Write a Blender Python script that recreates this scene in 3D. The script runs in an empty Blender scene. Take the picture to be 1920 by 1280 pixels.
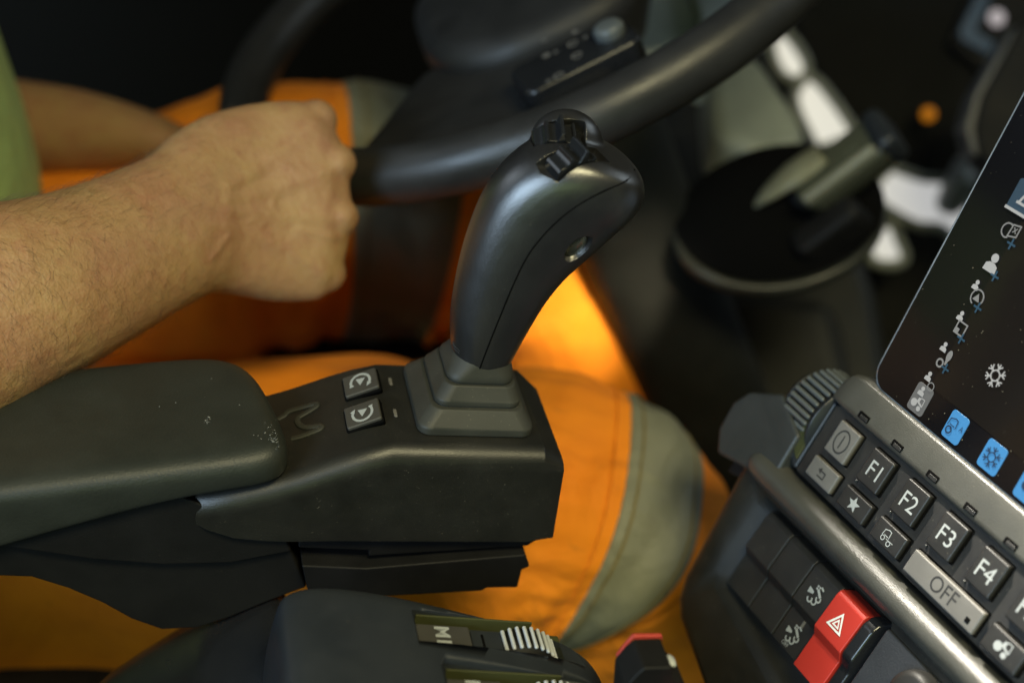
import bpy, bmesh, math, random
from mathutils import Vector as V, Matrix
from mathutils.bvhtree import BVHTree
random.seed(7)
scene = bpy.context.scene
COL = scene.collection
R = math.radians

# ------------------------------------------------------------------ camera, light, exposure
LENS = 50.0
F = LENS / 36.0 * 1920.0
TH = R(34)
CAM = V((0, -.55, 1.15))
FW = V((0, math.cos(TH), -math.sin(TH)))
UP = V((0, math.sin(TH), math.cos(TH)))
RT = V((1, 0, 0))
cd = bpy.data.cameras.new("camera")
cam = bpy.data.objects.new("camera", cd)
COL.objects.link(cam)
cam.location = CAM
cam.rotation_euler = (R(90) - TH, 0, 0)
cd.lens = LENS
cd.sensor_width = 36
cd.clip_start = .02
cd.clip_end = 50
cd.dof.use_dof = True
cd.dof.focus_distance = .635
cd.dof.aperture_fstop = 3.4
cd.dof.aperture_blades = 9
scene.camera = cam

world = bpy.data.worlds.new("World")
scene.world = world
world.use_nodes = True
bg = world.node_tree.nodes["Background"]
bg.inputs[0].default_value = (.80, .92, 1.0, 1)
bg.inputs[1].default_value = .032


def area(name, loc, target, size, size_y, energy, color):
    l = bpy.data.lights.new(name, 'AREA')
    l.shape = 'RECTANGLE'
    l.size, l.size_y = size, size_y
    l.energy = energy
    l.color = color
    o = bpy.data.objects.new(name, l)
    COL.objects.link(o)
    o.location = loc
    o.rotation_euler = (V(target) - V(loc)).to_track_quat('-Z', 'Y').to_euler()
    return o


def spot(name, target, sdir, dist, radius, energy, color, blend=.25, xdir=None, sx=1.0):
    l = bpy.data.lights.new(name, 'SPOT')
    l.energy = energy
    l.color = color
    l.spot_size = 2 * math.atan(radius / dist)
    l.spot_blend = blend
    l.shadow_soft_size = .045
    o = bpy.data.objects.new(name, l)
    COL.objects.link(o)
    o.location = V(target) + V(sdir).normalized() * dist
    z = V(sdir).normalized()
    x = xdir if xdir is not None else V((1, 0, 0))
    x = (x - z * x.dot(z)).normalized()
    y = z.cross(x)
    o.rotation_euler = Matrix(((x.x, y.x, z.x), (x.y, y.y, z.y), (x.z, y.z, z.z))).to_euler()
    o.scale = (sx, 1, 1)
    return o


SUN = V((.30, -.30, .90))  # single sun direction, unused; each added sun spot sets its own
area("assumed_right_rear_window_light", (-1.15, -1.45, 1.45), (0, 0, .82), .8, .9, 31, (.60, .80, 1.0))  # assumed window out of view, placed for the blue highlight on the grip
area("assumed_right_window_light", (.45, -.92, 2.30), (0, 0, .8), .75, .45, 37, (1.0, .90, .52))  # assumed window out of view, placed for the yellow highlight on the grip
area("assumed_rear_window_light", (-1.7, .1, 1.75), (0, 0, .8), 1.0, .7, 6, (.80, .90, 1.0))  # assumed rear window, a lamp for the sheen on top surfaces
area("assumed_grass_light", (-.1, -1.7, .95), (-.1, 0, .78), 1.2, .5, 2.0, (.70, 1.0, .28))  # green fill lamp added for assumed grass outside
area("assumed_windscreen_light", (2.2, .9, 1.9), (.2, .3, .8), 1.2, .8, 7, (.80, .93, 1.0))  # assumed windscreen, lamp added to light the wheel and dash trim
scene.view_settings.view_transform = 'Standard'
scene.view_settings.look = 'None'
scene.view_settings.exposure = .12
scene.view_settings.gamma = 1
scene.cycles.use_denoising = True
scene.cycles.max_bounces = 6


# ------------------------------------------------------------------ geometry helpers
def P(x, y, d):
    return CAM + FW * d + RT * ((x - 960) / F * d) - UP * ((y - 640) / F * d)


def ray(x, y):
    return P(x, y, 1.0) - CAM


def on_plane(x, y, o, n):
    r = ray(x, y)
    return CAM + r * ((o - CAM).dot(n) / r.dot(n))


class Frame:
    def __init__(s, o, x, y, z):
        s.o, s.x, s.y, s.z = o, x, y, z

    def __call__(s, a, b, c=0.0):
        return s.o + s.x * a + s.y * b + s.z * c

    def loc(s, p):
        d = p - s.o
        return (d.dot(s.x), d.dot(s.y), d.dot(s.z))

    def onz(s, px, py, c=0.0):
        return s.loc(on_plane(px, py, s.o + s.z * c, s.z))

    def ony(s, px, py, c=0.0):
        return s.loc(on_plane(px, py, s.o + s.y * c, s.y))


ORG = {}


def org(o):
    return ORG[o.name] if o is not None else V((0, 0, 0))


def thing(name, label, cat, loc, group=None, kind=None):
    o = bpy.data.objects.new(name, None)
    o.empty_display_size = .02
    COL.objects.link(o)
    o.location = loc
    ORG[o.name] = V(loc)
    o["label"] = label
    o["category"] = cat
    if group:
        o["group"] = group
    if kind:
        o["kind"] = kind
    return o


def add(name, verts, faces, mat, parent=None, smooth=True, bevel=0, seg=2, sub=0, angle=25, loc=None, label=None, cat=None,
        kind=None):
    """verts in world space; ONE mesh object"""
    base = org(parent) if parent is not None else (V(loc) if loc is not None else sum(verts, V()) / len(verts))
    me = bpy.data.meshes.new(name)
    me.from_pydata([tuple(v - base) for v in verts], [], faces)
    bm = bmesh.new()
    bm.from_mesh(me)
    bmesh.ops.recalc_face_normals(bm, faces=bm.faces)
    bm.to_mesh(me)
    bm.free()
    return link(name, me, mat, parent, base, smooth, bevel, seg, sub, angle, label, cat, kind)


def link(name, me, mat, parent, base, smooth=True, bevel=0, seg=2, sub=0, angle=25, label=None, cat=None, kind=None):
    me.materials.clear()
    me.materials.append(mat)
    if smooth:
        me.polygons.foreach_set("use_smooth", [True] * len(me.polygons))
    o = bpy.data.objects.new(name, me)
    COL.objects.link(o)
    if parent is not None:
        o.parent = parent
    else:
        o.location = base
    ORG[o.name] = base
    if bevel:
        m = o.modifiers.new("bevel", 'BEVEL')
        m.width = bevel
        m.segments = seg
        m.limit_method = 'ANGLE'
        m.angle_limit = R(angle)
        m.harden_normals = False
    if sub:
        m = o.modifiers.new("sub", 'SUBSURF')
        m.levels = m.render_levels = sub
    if smooth and not sub:
        m = o.modifiers.new("wn", 'WEIGHTED_NORMAL')
        m.keep_sharp = True
    if label:
        o["label"] = label
    if cat:
        o["category"] = cat
    if kind:
        o["kind"] = kind
    return o


def loft_data(rings, cap=True, closed=True):
    n = len(rings[0])
    vs = [p for r in rings for p in r]
    fs = []
    for i in range(len(rings) - 1):
        for j in range(n if closed else n - 1):
            k = (j + 1) % n
            fs.append((i * n + j, i * n + k, (i + 1) * n + k, (i + 1) * n + j))
    if cap:
        for i, flip in ((0, True), (len(rings) - 1, False)):
            c = sum(rings[i], V()) / n
            vs.append(c)
            ci = len(vs) - 1
            for j in range(n):
                k = (j + 1) % n
                fs.append((i * n + k, i * n + j, ci) if flip else (i * n + j, i * n + k, ci))
    return vs, fs


def loft(name, rings, mat, parent=None, cap=True, closed=True, **kw):
    vs, fs = loft_data(rings, cap, closed)
    return add(name, vs, fs, mat, parent, **kw)


def ring(c, ax, ay, n=28, p=2.0):
    out = []
    for i in range(n):
        t = 2 * math.pi * i / n
        ct, st = math.cos(t), math.sin(t)
        out.append(c + ax * (math.copysign(abs(ct) ** (2 / p), ct)) + ay * (math.copysign(abs(st) ** (2 / p), st)))
    return out


def rrect(fr, cx, cy, hx, hy, r, z, n=5):
    out = []
    r = min(r, hx, hy)
    for sx, sy, a0 in ((1, 1, 0), (-1, 1, 90), (-1, -1, 180), (1, -1, 270)):
        for i in range(n + 1):
            a = R(a0 + 90 * i / n)
            out.append(fr(cx + sx * (hx - r) + r * math.cos(a), cy + sy * (hy - r) + r * math.sin(a), z))
    return out


def pad_block(name, fr, cx, cy, hx, hy, r, z0, z1, bev, mat, parent, n=5, **kw):
    """rounded-rectangle block from z0 up to z1 with a rounded upper edge"""
    rs = [rrect(fr, cx, cy, hx, hy, r, z0, n)]
    for k in range(4):
        a = R(90 * k / 3)
        ins = bev * (1 - math.cos(a))
        rs.append(rrect(fr, cx, cy, hx - ins, hy - ins, max(r - ins, .0002), z1 - bev + bev * math.sin(a), n))
    return loft(name, rs, mat, parent, **kw)


def prism_data(fr, pts, a, b, axis='y'):
    """polygon pts in the frame's two other axes, extruded along axis from a to b"""
    def w(p, t):
        if axis == 'y':
            return fr(p[0], t, p[1])
        if axis == 'z':
            return fr(p[0], p[1], t)
        return fr(t, p[0], p[1])
    n = len(pts)
    vs = [w(p, a) for p in pts] + [w(p, b) for p in pts]
    fs = [tuple(range(n)), tuple(range(2 * n - 1, n - 1, -1))]
    fs += [(i, (i + 1) % n, n + (i + 1) % n, n + i) for i in range(n)]
    return vs, fs


def prism(name, fr, pts, a, b, mat, parent=None, axis='y', bevel=.001, **kw):
    vs, fs = prism_data(fr, pts, a, b, axis)
    return add(name, vs, fs, mat, parent, bevel=bevel, **kw)


def box_data(c, x, y, z):
    vs = [c + x * i + y * j + z * k for k in (-1, 1) for j in (-1, 1) for i in (-1, 1)]
    return vs, [(0, 1, 3, 2), (4, 5, 7, 6), (0, 1, 5, 4), (2, 3, 7, 6), (0, 2, 6, 4), (1, 3, 7, 5)]


def join(parts):
    vs, fs = [], []
    for v, f in parts:
        o = len(vs)
        vs += v
        fs += [tuple(i + o for i in g) for g in f]
    return vs, fs


def tube_data(pts, rad, n=10, up=None, cap=True, flat=1.0):
    rings = []
    prev = None
    for i, p in enumerate(pts):
        t = (pts[min(i + 1, len(pts) - 1)] - pts[max(i - 1, 0)]).normalized()
        a = up if up is not None else (prev if prev is not None else (V((0, 0, 1)) if abs(t.z) < .9 else V((1, 0, 0))))
        x = (a - t * a.dot(t)).normalized()
        prev = x
        y = t.cross(x)
        r = rad[i] if isinstance(rad, (list, tuple)) else rad
        rings.append(ring(p, x * r * flat, y * r, n))
    return loft_data(rings, cap)


def tube(name, pts, rad, mat, parent=None, n=10, up=None, flat=1.0, **kw):
    vs, fs = tube_data(pts, rad, n, up, True, flat)
    return add(name, vs, fs, mat, parent, **kw)


def ball_data(c, r, x=V((1, 0, 0)), y=V((0, 1, 0)), z=V((0, 0, 1)), n=16):
    if not isinstance(r, (tuple, list)):
        r = (r, r, r)
    rings = []
    for i in range(1, n // 2):
        a = math.pi * i / (n // 2)
        rings.append(ring(c - z * (r[2] * math.cos(a)), x * (r[0] * math.sin(a)), y * (r[1] * math.sin(a)), n))
    vs, fs = loft_data(rings, True)
    vs[-2] = c - z * r[2]
    vs[-1] = c + z * r[2]
    return vs, fs


def catmull(pts, m=6):
    out = []
    n = len(pts)
    for i in range(n - 1):
        p0, p1, p2, p3 = pts[max(i - 1, 0)], pts[i], pts[i + 1], pts[min(i + 2, n - 1)]
        for k in range(m):
            t = k / m
            out.append(.5 * ((2 * p1) + (p2 - p0) * t + (2 * p0 - 5 * p1 + 4 * p2 - p3) * t * t +
                             (3 * p1 - p0 - 3 * p2 + p3) * t ** 3))
    out.append(pts[-1] * 1.0)
    return out


def cr(vals, m=6):
    return [v[0] for v in catmull([V((a, 0, 0)) for a in vals], m)]


def raw_obj(vs, fs):
    me = bpy.data.meshes.new("tmp")
    me.from_pydata([tuple(v) for v in vs], [], fs)
    bm = bmesh.new()
    bm.from_mesh(me)
    bmesh.ops.recalc_face_normals(bm, faces=bm.faces)
    bm.to_mesh(me)
    bm.free()
    o = bpy.data.objects.new("tmp", me)
    COL.objects.link(o)
    return o


def bake(o):
    dg = bpy.context.evaluated_depsgraph_get()
    dg.update()
    me = bpy.data.meshes.new_from_object(o.evaluated_get(dg))
    return me


def drop(o):
    me = o.data
    bpy.data.objects.remove(o)
    bpy.data.meshes.remove(me)


def fuse(parts, voxel, smooth=6, factor=.5):
    vs, fs = join(parts)
    o = raw_obj(vs, fs)
    m = o.modifiers.new("r", 'REMESH')
    m.mode = 'VOXEL'
    m.voxel_size = voxel
    m2 = o.modifiers.new("s", 'SMOOTH')
    m2.factor = factor
    m2.iterations = smooth
    me = bake(o)
    drop(o)
    return me


def cut(me, cutters):
    o = bpy.data.objects.new("tmp", me)
    COL.objects.link(o)
    cs = []
    for c in cutters:
        co = raw_obj(*c)
        m = o.modifiers.new("b", 'BOOLEAN')
        m.operation = 'DIFFERENCE'
        m.solver = 'EXACT'
        m.object = co
        cs.append(co)
    out = bake(o)
    drop(o)
    for c in cs:
        drop(c)
    return out


def bvh_of(me):
    return BVHTree.FromPolygons([v.co.copy() for v in me.vertices], [tuple(p.vertices) for p in me.polygons])


def surf(b, x, y):
    h = b.ray_cast(CAM, ray(x, y).normalized())
    return h[0], h[1]


def shift(me, base):
    me.transform(Matrix.Translation(-base))
    return me


# ------------------------------------------------------------------ flat marks: strokes, polygons, lettering
def stroke(pts, w, closed=False):
    polys = []
    q = list(pts) + ([pts[0]] if closed else [])
    for a, b in zip(q[:-1], q[1:]):
        dx, dy = b[0] - a[0], b[1] - a[1]
        L = math.hypot(dx, dy) or 1e-9
        ux, uy = dx / L * w / 2, dy / L * w / 2
        nx, ny = -uy, ux
        polys.append([(a[0] - ux * .8 + nx, a[1] - uy * .8 + ny), (b[0] + ux * .8 + nx, b[1] + uy * .8 + ny),
                      (b[0] + ux * .8 - nx, b[1] + uy * .8 - ny), (a[0] - ux * .8 - nx, a[1] - uy * .8 - ny)])
    return polys


def arc(cx, cy, r, a0, a1, n=14, ry=None):
    return [(cx + r * math.cos(R(a0 + (a1 - a0) * i / n)), cy + (ry or r) * math.sin(R(a0 + (a1 - a0) * i / n)))
            for i in range(n + 1)]


def disc(cx, cy, r, n=16, ry=None):
    return arc(cx, cy, r, 0, 360 * (n - 1) / n, n - 1, ry)


def mark(name, fr, cx, cy, s, polys, mat, parent, z=.0002, rot=0, sy=None):
    vs, fs = [], []
    c, sn = math.cos(R(rot)), math.sin(R(rot))
    sy = sy or s
    for k, p in enumerate(polys):
        o = len(vs)
        for (x, y) in p:
            x, y = x * s, y * sy
            vs.append(fr(cx + x * c - y * sn, cy + x * sn + y * c, z + k * 4e-6))
        fs.append(tuple(range(o, o + len(p))))
    return add(name, vs, fs, mat, parent, smooth=False)


def lettering(name, text, fr, cx, cy, h, mat, parent, z=.0002, rot=0, xs=.9, bold=0):
    cu = bpy.data.curves.new("t", 'FONT')
    cu.body = text
    cu.align_x = 'CENTER'
    cu.align_y = 'CENTER'
    cu.size = 1.0
    cu.offset = bold
    cu.resolution_u = 4
    o = bpy.data.objects.new("t", cu)
    COL.objects.link(o)
    me = bake(o)
    bpy.data.objects.remove(o)
    xsn = [v.co.x for v in me.vertices]
    ysn = [v.co.y for v in me.vertices]
    mx, my = (min(xsn) + max(xsn)) / 2, (min(ysn) + max(ysn)) / 2
    k = h / (max(ysn) - min(ysn))
    c, sn = math.cos(R(rot)), math.sin(R(rot))
    base = org(parent)
    for v in me.vertices:
        x, y = (v.co.x - mx) * k * xs, (v.co.y - my) * k
        v.co = fr(cx + x * c - y * sn, cy + x * sn + y * c, z) - base
    return link(name, me, mat, parent, base, smooth=False)


# ------------------------------------------------------------------ materials
def nodes(name):
    m = bpy.data.materials.new(name)
    m.use_nodes = True
    nt = m.node_tree
    return m, nt, nt.nodes["Principled BSDF"]


def N(nt, t, **kw):
    n = nt.nodes.new(t)
    for k, v in kw.items():
        setattr(n, k, v)
    return n


def noise(nt, scale, detail=4, rough=.55, coord=None, dist=0):
    n = N(nt, 'ShaderNodeTexNoise')
    n.inputs['Scale'].default_value = scale
    n.inputs['Detail'].default_value = detail
    n.inputs['Roughness'].default_value = rough
    n.inputs['Distortion'].default_value = dist
    if coord is not None:
        nt.links.new(coord, n.inputs['Vector'])
    return n


def ramp(nt, src, a, b, ca=(0, 0, 0, 1), cb=(1, 1, 1, 1)):
    r = N(nt, 'ShaderNodeValToRGB')
    r.color_ramp.elements[0].position = a
    r.color_ramp.elements[0].color = ca
    r.color_ramp.elements[1].position = b
    r.color_ramp.elements[1].color = cb
    nt.links.new(src, r.inputs[0])
    return r


def mixc(nt, fac, a, b):
    m = N(nt, 'ShaderNodeMix', data_type='RGBA')
    L = nt.links
    for sock, v in ((m.inputs[0], fac), (m.inputs[6], a), (m.inputs[7], b)):
        if hasattr(v, 'is_linked') or hasattr(v, 'links'):
            L.new(v, sock)
        else:
            sock.default_value = v
    return m.outputs[2]


def plastic(name, col, rough=.45, grain=1400, gs=.25, dust=.0, spec=.5, blotch=.25, dcol=(.30, .27, .20, 1), speck=.70, coat=0):
    m, nt, b = nodes(name)
    tc = N(nt, 'ShaderNodeTexCoord')
    oc = tc.outputs['Object']
    c4 = (*col, 1)
    big = noise(nt, 35, 5, .6, oc)
    colr = mixc(nt, ramp(nt, big.outputs[0], .3, .75).outputs[0], tuple(x * (1 - blotch) for x in col) + (1,), c4)
    rr = N(nt, 'ShaderNodeMapRange')
    rr.inputs['From Min'].default_value = .3
    rr.inputs['From Max'].default_value = .7
    rr.inputs['To Min'].default_value = rough - .06
    rr.inputs['To Max'].default_value = rough + .08
    nt.links.new(big.outputs[0], rr.inputs[0])
    if dust > 0:
        d1 = noise(nt, 900, 2, .5, oc)
        d2 = noise(nt, 60, 4, .6, oc)
        sp = ramp(nt, d1.outputs[0], speck, speck + .05)
        film = ramp(nt, d2.outputs[0], .35, .85)
        mul = N(nt, 'ShaderNodeMath', operation='MULTIPLY')
        nt.links.new(sp.outputs[0], mul.inputs[0])
        nt.links.new(film.outputs[0], mul.inputs[1])
        sc = N(nt, 'ShaderNodeMath', operation='MULTIPLY_ADD')
        nt.links.new(mul.outputs[0], sc.inputs[0])
        sc.inputs[1].default_value = dust
        f2 = N(nt, 'ShaderNodeMath', operation='MULTIPLY')
        nt.links.new(film.outputs[0], f2.inputs[0])
        f2.inputs[1].default_value = dust * .05
        nt.links.new(f2.outputs[0], sc.inputs[2])
        colr = mixc(nt, sc.outputs[0], colr, dcol)
    nt.links.new(colr, b.inputs['Base Color'])
    nt.links.new(rr.outputs[0], b.inputs['Roughness'])
    b.inputs['Specular IOR Level'].default_value = spec
    b.inputs['Coat Weight'].default_value = coat
    b.inputs['Coat Roughness'].default_value = .28
    if gs > 0:
        g = noise(nt, grain, 2, .6, oc)
        bp = N(nt, 'ShaderNodeBump')
        bp.inputs['Strength'].default_value = gs
        bp.inputs['Distance'].default_value = .0004
        nt.links.new(g.outputs[0], bp.inputs['Height'])
        nt.links.new(bp.outputs[0], b.inputs['Normal'])
    return m


def flat(name, col, rough=.6, emit=0, ecol=None, metal=0, spec=.5):
    m, nt, b = nodes(name)
    b.inputs['Base Color'].default_value = (*col, 1)
    b.inputs['Roughness'].default_value = rough
    b.inputs['Metallic'].default_value = metal
    b.inputs['Specular IOR Level'].default_value = spec
    if emit:
        b.inputs['Emission Color'].default_value = (*(ecol or col), 1)
        b.inputs['Emission Strength'].default_value = emit
    return m


def cloth(name, col, col2, weave=1600, fold=14, fs=.6, soil=0.0, rough=.85):
    m, nt, b = nodes(name)
    tc = N(nt, 'ShaderNodeTexCoord')
    oc = tc.outputs['Object']
    n1 = noise(nt, 22, 5, .6, oc)
    c = mixc(nt, ramp(nt, n1.outputs[0], .32, .7).outputs[0], (*col2, 1), (*col, 1))
    if soil:
        n2 = noise(nt, 45, 6, .65, oc, .6)
        s = ramp(nt, n2.outputs[0], .62, .74)
        f = N(nt, 'ShaderNodeMath', operation='MULTIPLY')
        nt.links.new(s.outputs[0], f.inputs[0])
        f.inputs[1].default_value = soil
        c = mixc(nt, f.outputs[0], c, (.05, .035, .015, 1))
    nt.links.new(c, b.inputs['Base Color'])
    b.inputs['Roughness'].default_value = rough
    b.inputs['Sheen Weight'].default_value = .02
    w = noise(nt, weave, 2, .5, oc)
    b1 = N(nt, 'ShaderNodeBump')
    b1.inputs['Strength'].default_value = .25
    b1.inputs['Distance'].default_value = .0004
    nt.links.new(w.outputs[0], b1.inputs['Height'])
    fo = noise(nt, fold, 4, .5, oc, .8)
    b2 = N(nt, 'ShaderNodeBump')
    b2.inputs['Strength'].default_value = fs
    b2.inputs['Distance'].default_value = .02
    nt.links.new(fo.outputs[0], b2.inputs['Height'])
    nt.links.new(b1.outputs[0], b2.inputs['Normal'])
    nt.links.new(b2.outputs[0], b.inputs['Normal'])
    return m


def skin_mat(name):
    m, nt, b = nodes(name)
    tc = N(nt, 'ShaderNodeTexCoord')
    oc = tc.outputs['Object']
    n1 = noise(nt, 38, 4, .6, oc)
    c = mixc(nt, ramp(nt, n1.outputs[0], .34, .68).outputs[0], (.33, .172, .084, 1), (.36, .218, .092, 1))
    n2 = noise(nt, 95, 3, .6, oc, .4)
    f = N(nt, 'ShaderNodeMath', operation='MULTIPLY')
    nt.links.new(ramp(nt, n2.outputs[0], .52, .72).outputs[0], f.inputs[0])
    f.inputs[1].default_value = .45
    c = mixc(nt, f.outputs[0], c, (.27, .105, .056, 1))
    # small red marks
    vo = N(nt, 'ShaderNodeTexVoronoi')
    vo.inputs['Scale'].default_value = 42
    nt.links.new(oc, vo.inputs['Vector'])
    sp = ramp(nt, vo.outputs['Distance'], .03, .085, (1, 1, 1, 1), (0, 0, 0, 1))
    n3 = noise(nt, 14, 2, .5, oc)
    gate = ramp(nt, n3.outputs[0], .52, .6)
    mu = N(nt, 'ShaderNodeMath', operation='MULTIPLY')
    nt.links.new(sp.outputs[0], mu.inputs[0])
    nt.links.new(gate.outputs[0], mu.inputs[1])
    mu2 = N(nt, 'ShaderNodeMath', operation='MULTIPLY')
    nt.links.new(mu.outputs[0], mu2.inputs[0])
    mu2.inputs[1].default_value = .75
    c = mixc(nt, mu2.outputs[0], c, (.15, .035, .02, 1))
    # pores
    n4 = noise(nt, 620, 2, .6, oc)
    f4 = N(nt, 'ShaderNodeMath', operation='MULTIPLY')
    nt.links.new(ramp(nt, n4.outputs[0], .6, .75).outputs[0], f4.inputs[0])
    f4.inputs[1].default_value = .28
    c = mixc(nt, f4.outputs[0], c, (.15, .08, .035, 1))
    nt.links.new(c, b.inputs['Base Color'])
    b.inputs['Roughness'].default_value = .55
    b.inputs['Specular IOR Level'].default_value = .35
    b.inputs['Subsurface Weight'].default_value = .12
    b.inputs['Subsurface Radius'].default_value = (.006, .002, .001)
    b.inputs['Subsurface Scale'].default_value = .6
    bp = N(nt, 'ShaderNodeBump')
    bp.inputs['Strength'].default_value = .28
    bp.inputs['Distance'].default_value = .0006
    w = N(nt, 'ShaderNodeTexVoronoi')
    w.inputs['Scale'].default_value = 700
    nt.links.new(oc, w.inputs['Vector'])
    nt.links.new(w.outputs['Distance'], bp.inputs['Height'])
    b3 = N(nt, 'ShaderNodeBump')
    b3.inputs['Strength'].default_value = .35
    b3.inputs['Distance'].default_value = .006
    n5 = noise(nt, 55, 3, .55, oc)
    nt.links.new(n5.outputs[0], b3.inputs['Height'])
    nt.links.new(bp.outputs[0], b3.inputs['Normal'])
    nt.links.new(b3.outputs[0], b.inputs['Normal'])
    return m


M = dict(
    grip=plastic("grip_plastic", (.012, .012, .013), .35, 1500, .28, .35, 1.0, coat=.40),
    boot=plastic("boot_rubber", (.030, .031, .025), .56, 900, .10, .5, .4),
    shell=plastic("console_plastic", (.012, .012, .010), .40, 1500, .22, .5, .5),
    dark=plastic("dark_plastic", (.007, .007, .007), .60, 1400, .2, .10, .22),
    pad=plastic("pad_foam", (.022, .025, .020), .46, 1000, .45, .22, .42, speck=.74),
    gloss=plastic("gloss_plastic", (.012, .013, .015), .22, 900, .05, .1, .5),
    satin=plastic("satin_module", (.019, .023, .028), .40, 1600, .1, .25, .5),
    olive=plastic("olive_tint", (.050, .054, .018), .6, 1500, .1, .1, .3),
    key=plastic("key_black", (.016, .016, .016), .48, 1800, .12, .6, .5),
    keymid=plastic("key_mid", (.050, .048, .042), .50, 1800, .10, .3, .5),
    keygrey=plastic("key_grey", (.150, .145, .135), .50, 1800, .10, .5, .5),
    keyplate=plastic("keypad_plate", (.016, .016, .016), .50, 1600, .22, .7, .5),
    strip=plastic("bezel_paint", (.060, .060, .052), .36, 1500, .40, .30, .6),
    wheel=plastic("wheel_leather", (.022, .022, .022), .40, 700, .5, .15, .5),
    hub=plastic("hub_plastic", (.018, .018, .018), .5, 900, .2, .1, .4),
    dash=plastic("dash_plastic", (.010, .011, .009), .6, 700, .3, .15, .35),
    silver=flat("brushed_silver", (.42, .43, .42), .32, metal=.8),
    rib=flat("roller_grey", (.09, .10, .10), .35),
    ribpale=flat("roller_pale", (.42, .44, .46), .4),
    glint=flat("recess_metal", (.22, .22, .17), .22, metal=.9),
    red=plastic("hazard_red", (.46, .030, .018), .42, 1800, .05, .12, .5, .12),
    redtrim=plastic("red_trim", (.40, .045, .030), .4, 1800, .05, .1, .5, .1),
    white=flat("print_white", (.72, .72, .68), .6),
    pale=flat("print_pale", (.31, .33, .33), .6),
    black=flat("print_black", (.02, .02, .02), .6),
    lamp=flat("white_lens", (.42, .45, .48), .4),
    green=flat("green_lens", (.20, .62, .14), .4),
    pit=flat("deep_black", (.003, .003, .003), .9, spec=.05),
    glass=flat("screen_glass", (.004, .004, .005), .13, spec=.4),
    active=flat("screen_active", (.004, .0035, .003), .14, .006, (1.0, .85, .75), spec=.3),
    blue=flat("tile_blue", (.02, .10, .22), .4, .30, (.085, .32, .70)),
    greytile=flat("tile_grey", (.05, .05, .05), .4, .06, (1, 1, 1)),
    ui=flat("ui_white", (.12, .12, .12), .4, .22, (.95, .95, .92)),
    uidim=flat("ui_dim", (.08, .08, .08), .4, .10, (.95, .95, .92)),
    uiblue=flat("ui_blue", (.01, .03, .05), .4, .035, (.15, .5, .9)),
    uidark=flat("ui_dark", (.006, .02, .05), .5),
    edge=plastic("skylit_edge", (.22, .26, .29), .35, 1800, .03, .05, .5),  # pale blue-grey stands in for sky light on the casing edge
    orange=cloth("orange_fabric", (.84, .255, .002), (.74, .205, .002), soil=.28),
    thread=cloth("thread", (.20, .16, .06), (.12, .10, .05)),
    tape=cloth("reflective_tape", (.19, .19, .135), (.15, .155, .11), 2000, 18, .45, .25, .6),
    shirt=cloth("green_fabric", (.36, .48, .16), (.30, .42, .13)),
    skin=skin_mat("skin"),
    hair=flat("hair", (.045, .026, .012), .5),
    seat=cloth("seat_fabric", (.012, .010, .009), (.008, .007, .006)),
    day=flat("daylight_glass", (.5, .5, .5), .3, .43, (1.0, .995, .985)),
    amber=flat("amber_lens", (.4, .12, .01), .4, .35, (1.0, .34, .01)),
    dimblue=flat("dim_display", (.01, .02, .03), .4, .045, (.20, .50, .85)),
    soft=flat("soft_light_lens", (.4, .36, .38), .4, .32, (1.0, .9, .95)),
    floor=plastic("floor_rubber", (.010, .010, .009), .8, 300, .3, .1, .2),
    wall=plastic("cab_trim", (.008, .008, .006), .8, 300, .2, .0, .2),
)

# ------------------------------------------------------------------ setting
ex = V((1, .205, 0)).normalized()          # the vehicle's forward
ey = V((-ex.y, ex.x, 0))                   # the vehicle's left
ez = V((0, 0, 1))
VEH = Frame(V((0, 0, 0)), ex, ey, ez)
prism("cab_floor", VEH, [(-1.6, -.9), (1.9, -.9), (1.9, 1.25), (-1.6, 1.25)], .0, .03, M['floor'], axis='z', bevel=0,
      kind='structure')
prism("cab_side_wall", VEH, [(-1.6, .031), (1.9, .031), (1.9, 1.30), (-1.6, 1.30)], 1.20, 1.246, M['wall'], axis='y', bevel=0,
      kind='structure')
prism("cab_front_wall", VEH, [(-.90, .031), (1.196, .031), (1.196, .80), (-.90, .80)], 1.40, 1.45, M['wall'], axis='x', bevel=0,
      kind='structure')

prism("added_shade_rail", VEH, [(-1.3, 1.80), (1.5, 1.80), (1.5, 2.12), (-1.3, 2.12)], -.57, -.53, M['wall'], axis='y', bevel=.01,
      kind='structure')  # unseen rail, added to keep window light off the far side

prism("added_shade_box", VEH, [(-1.0, -.62), (-.52, -.62), (-.52, -.06), (-1.0, -.06)], .031, .87, M['wall'], axis='z', bevel=.02,
      kind='structure')  # unseen box, added to shade the thigh under the armrest

# ------------------------------------------------------------------ joystick console (pitched 11 degrees forward)
cx_ = V((1, .205, -.19)).normalized()
cy_ = ey.copy()
cz_ = cx_.cross(cy_).normalized()
CON = Frame(P(890, 745, .672), cx_, cy_, cz_)
mm = .001


def ztop(x):
    return 0 if x > -50 else (x + 50) * .47 if x > -92 else -19.7 + (x + 92) * .29


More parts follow.
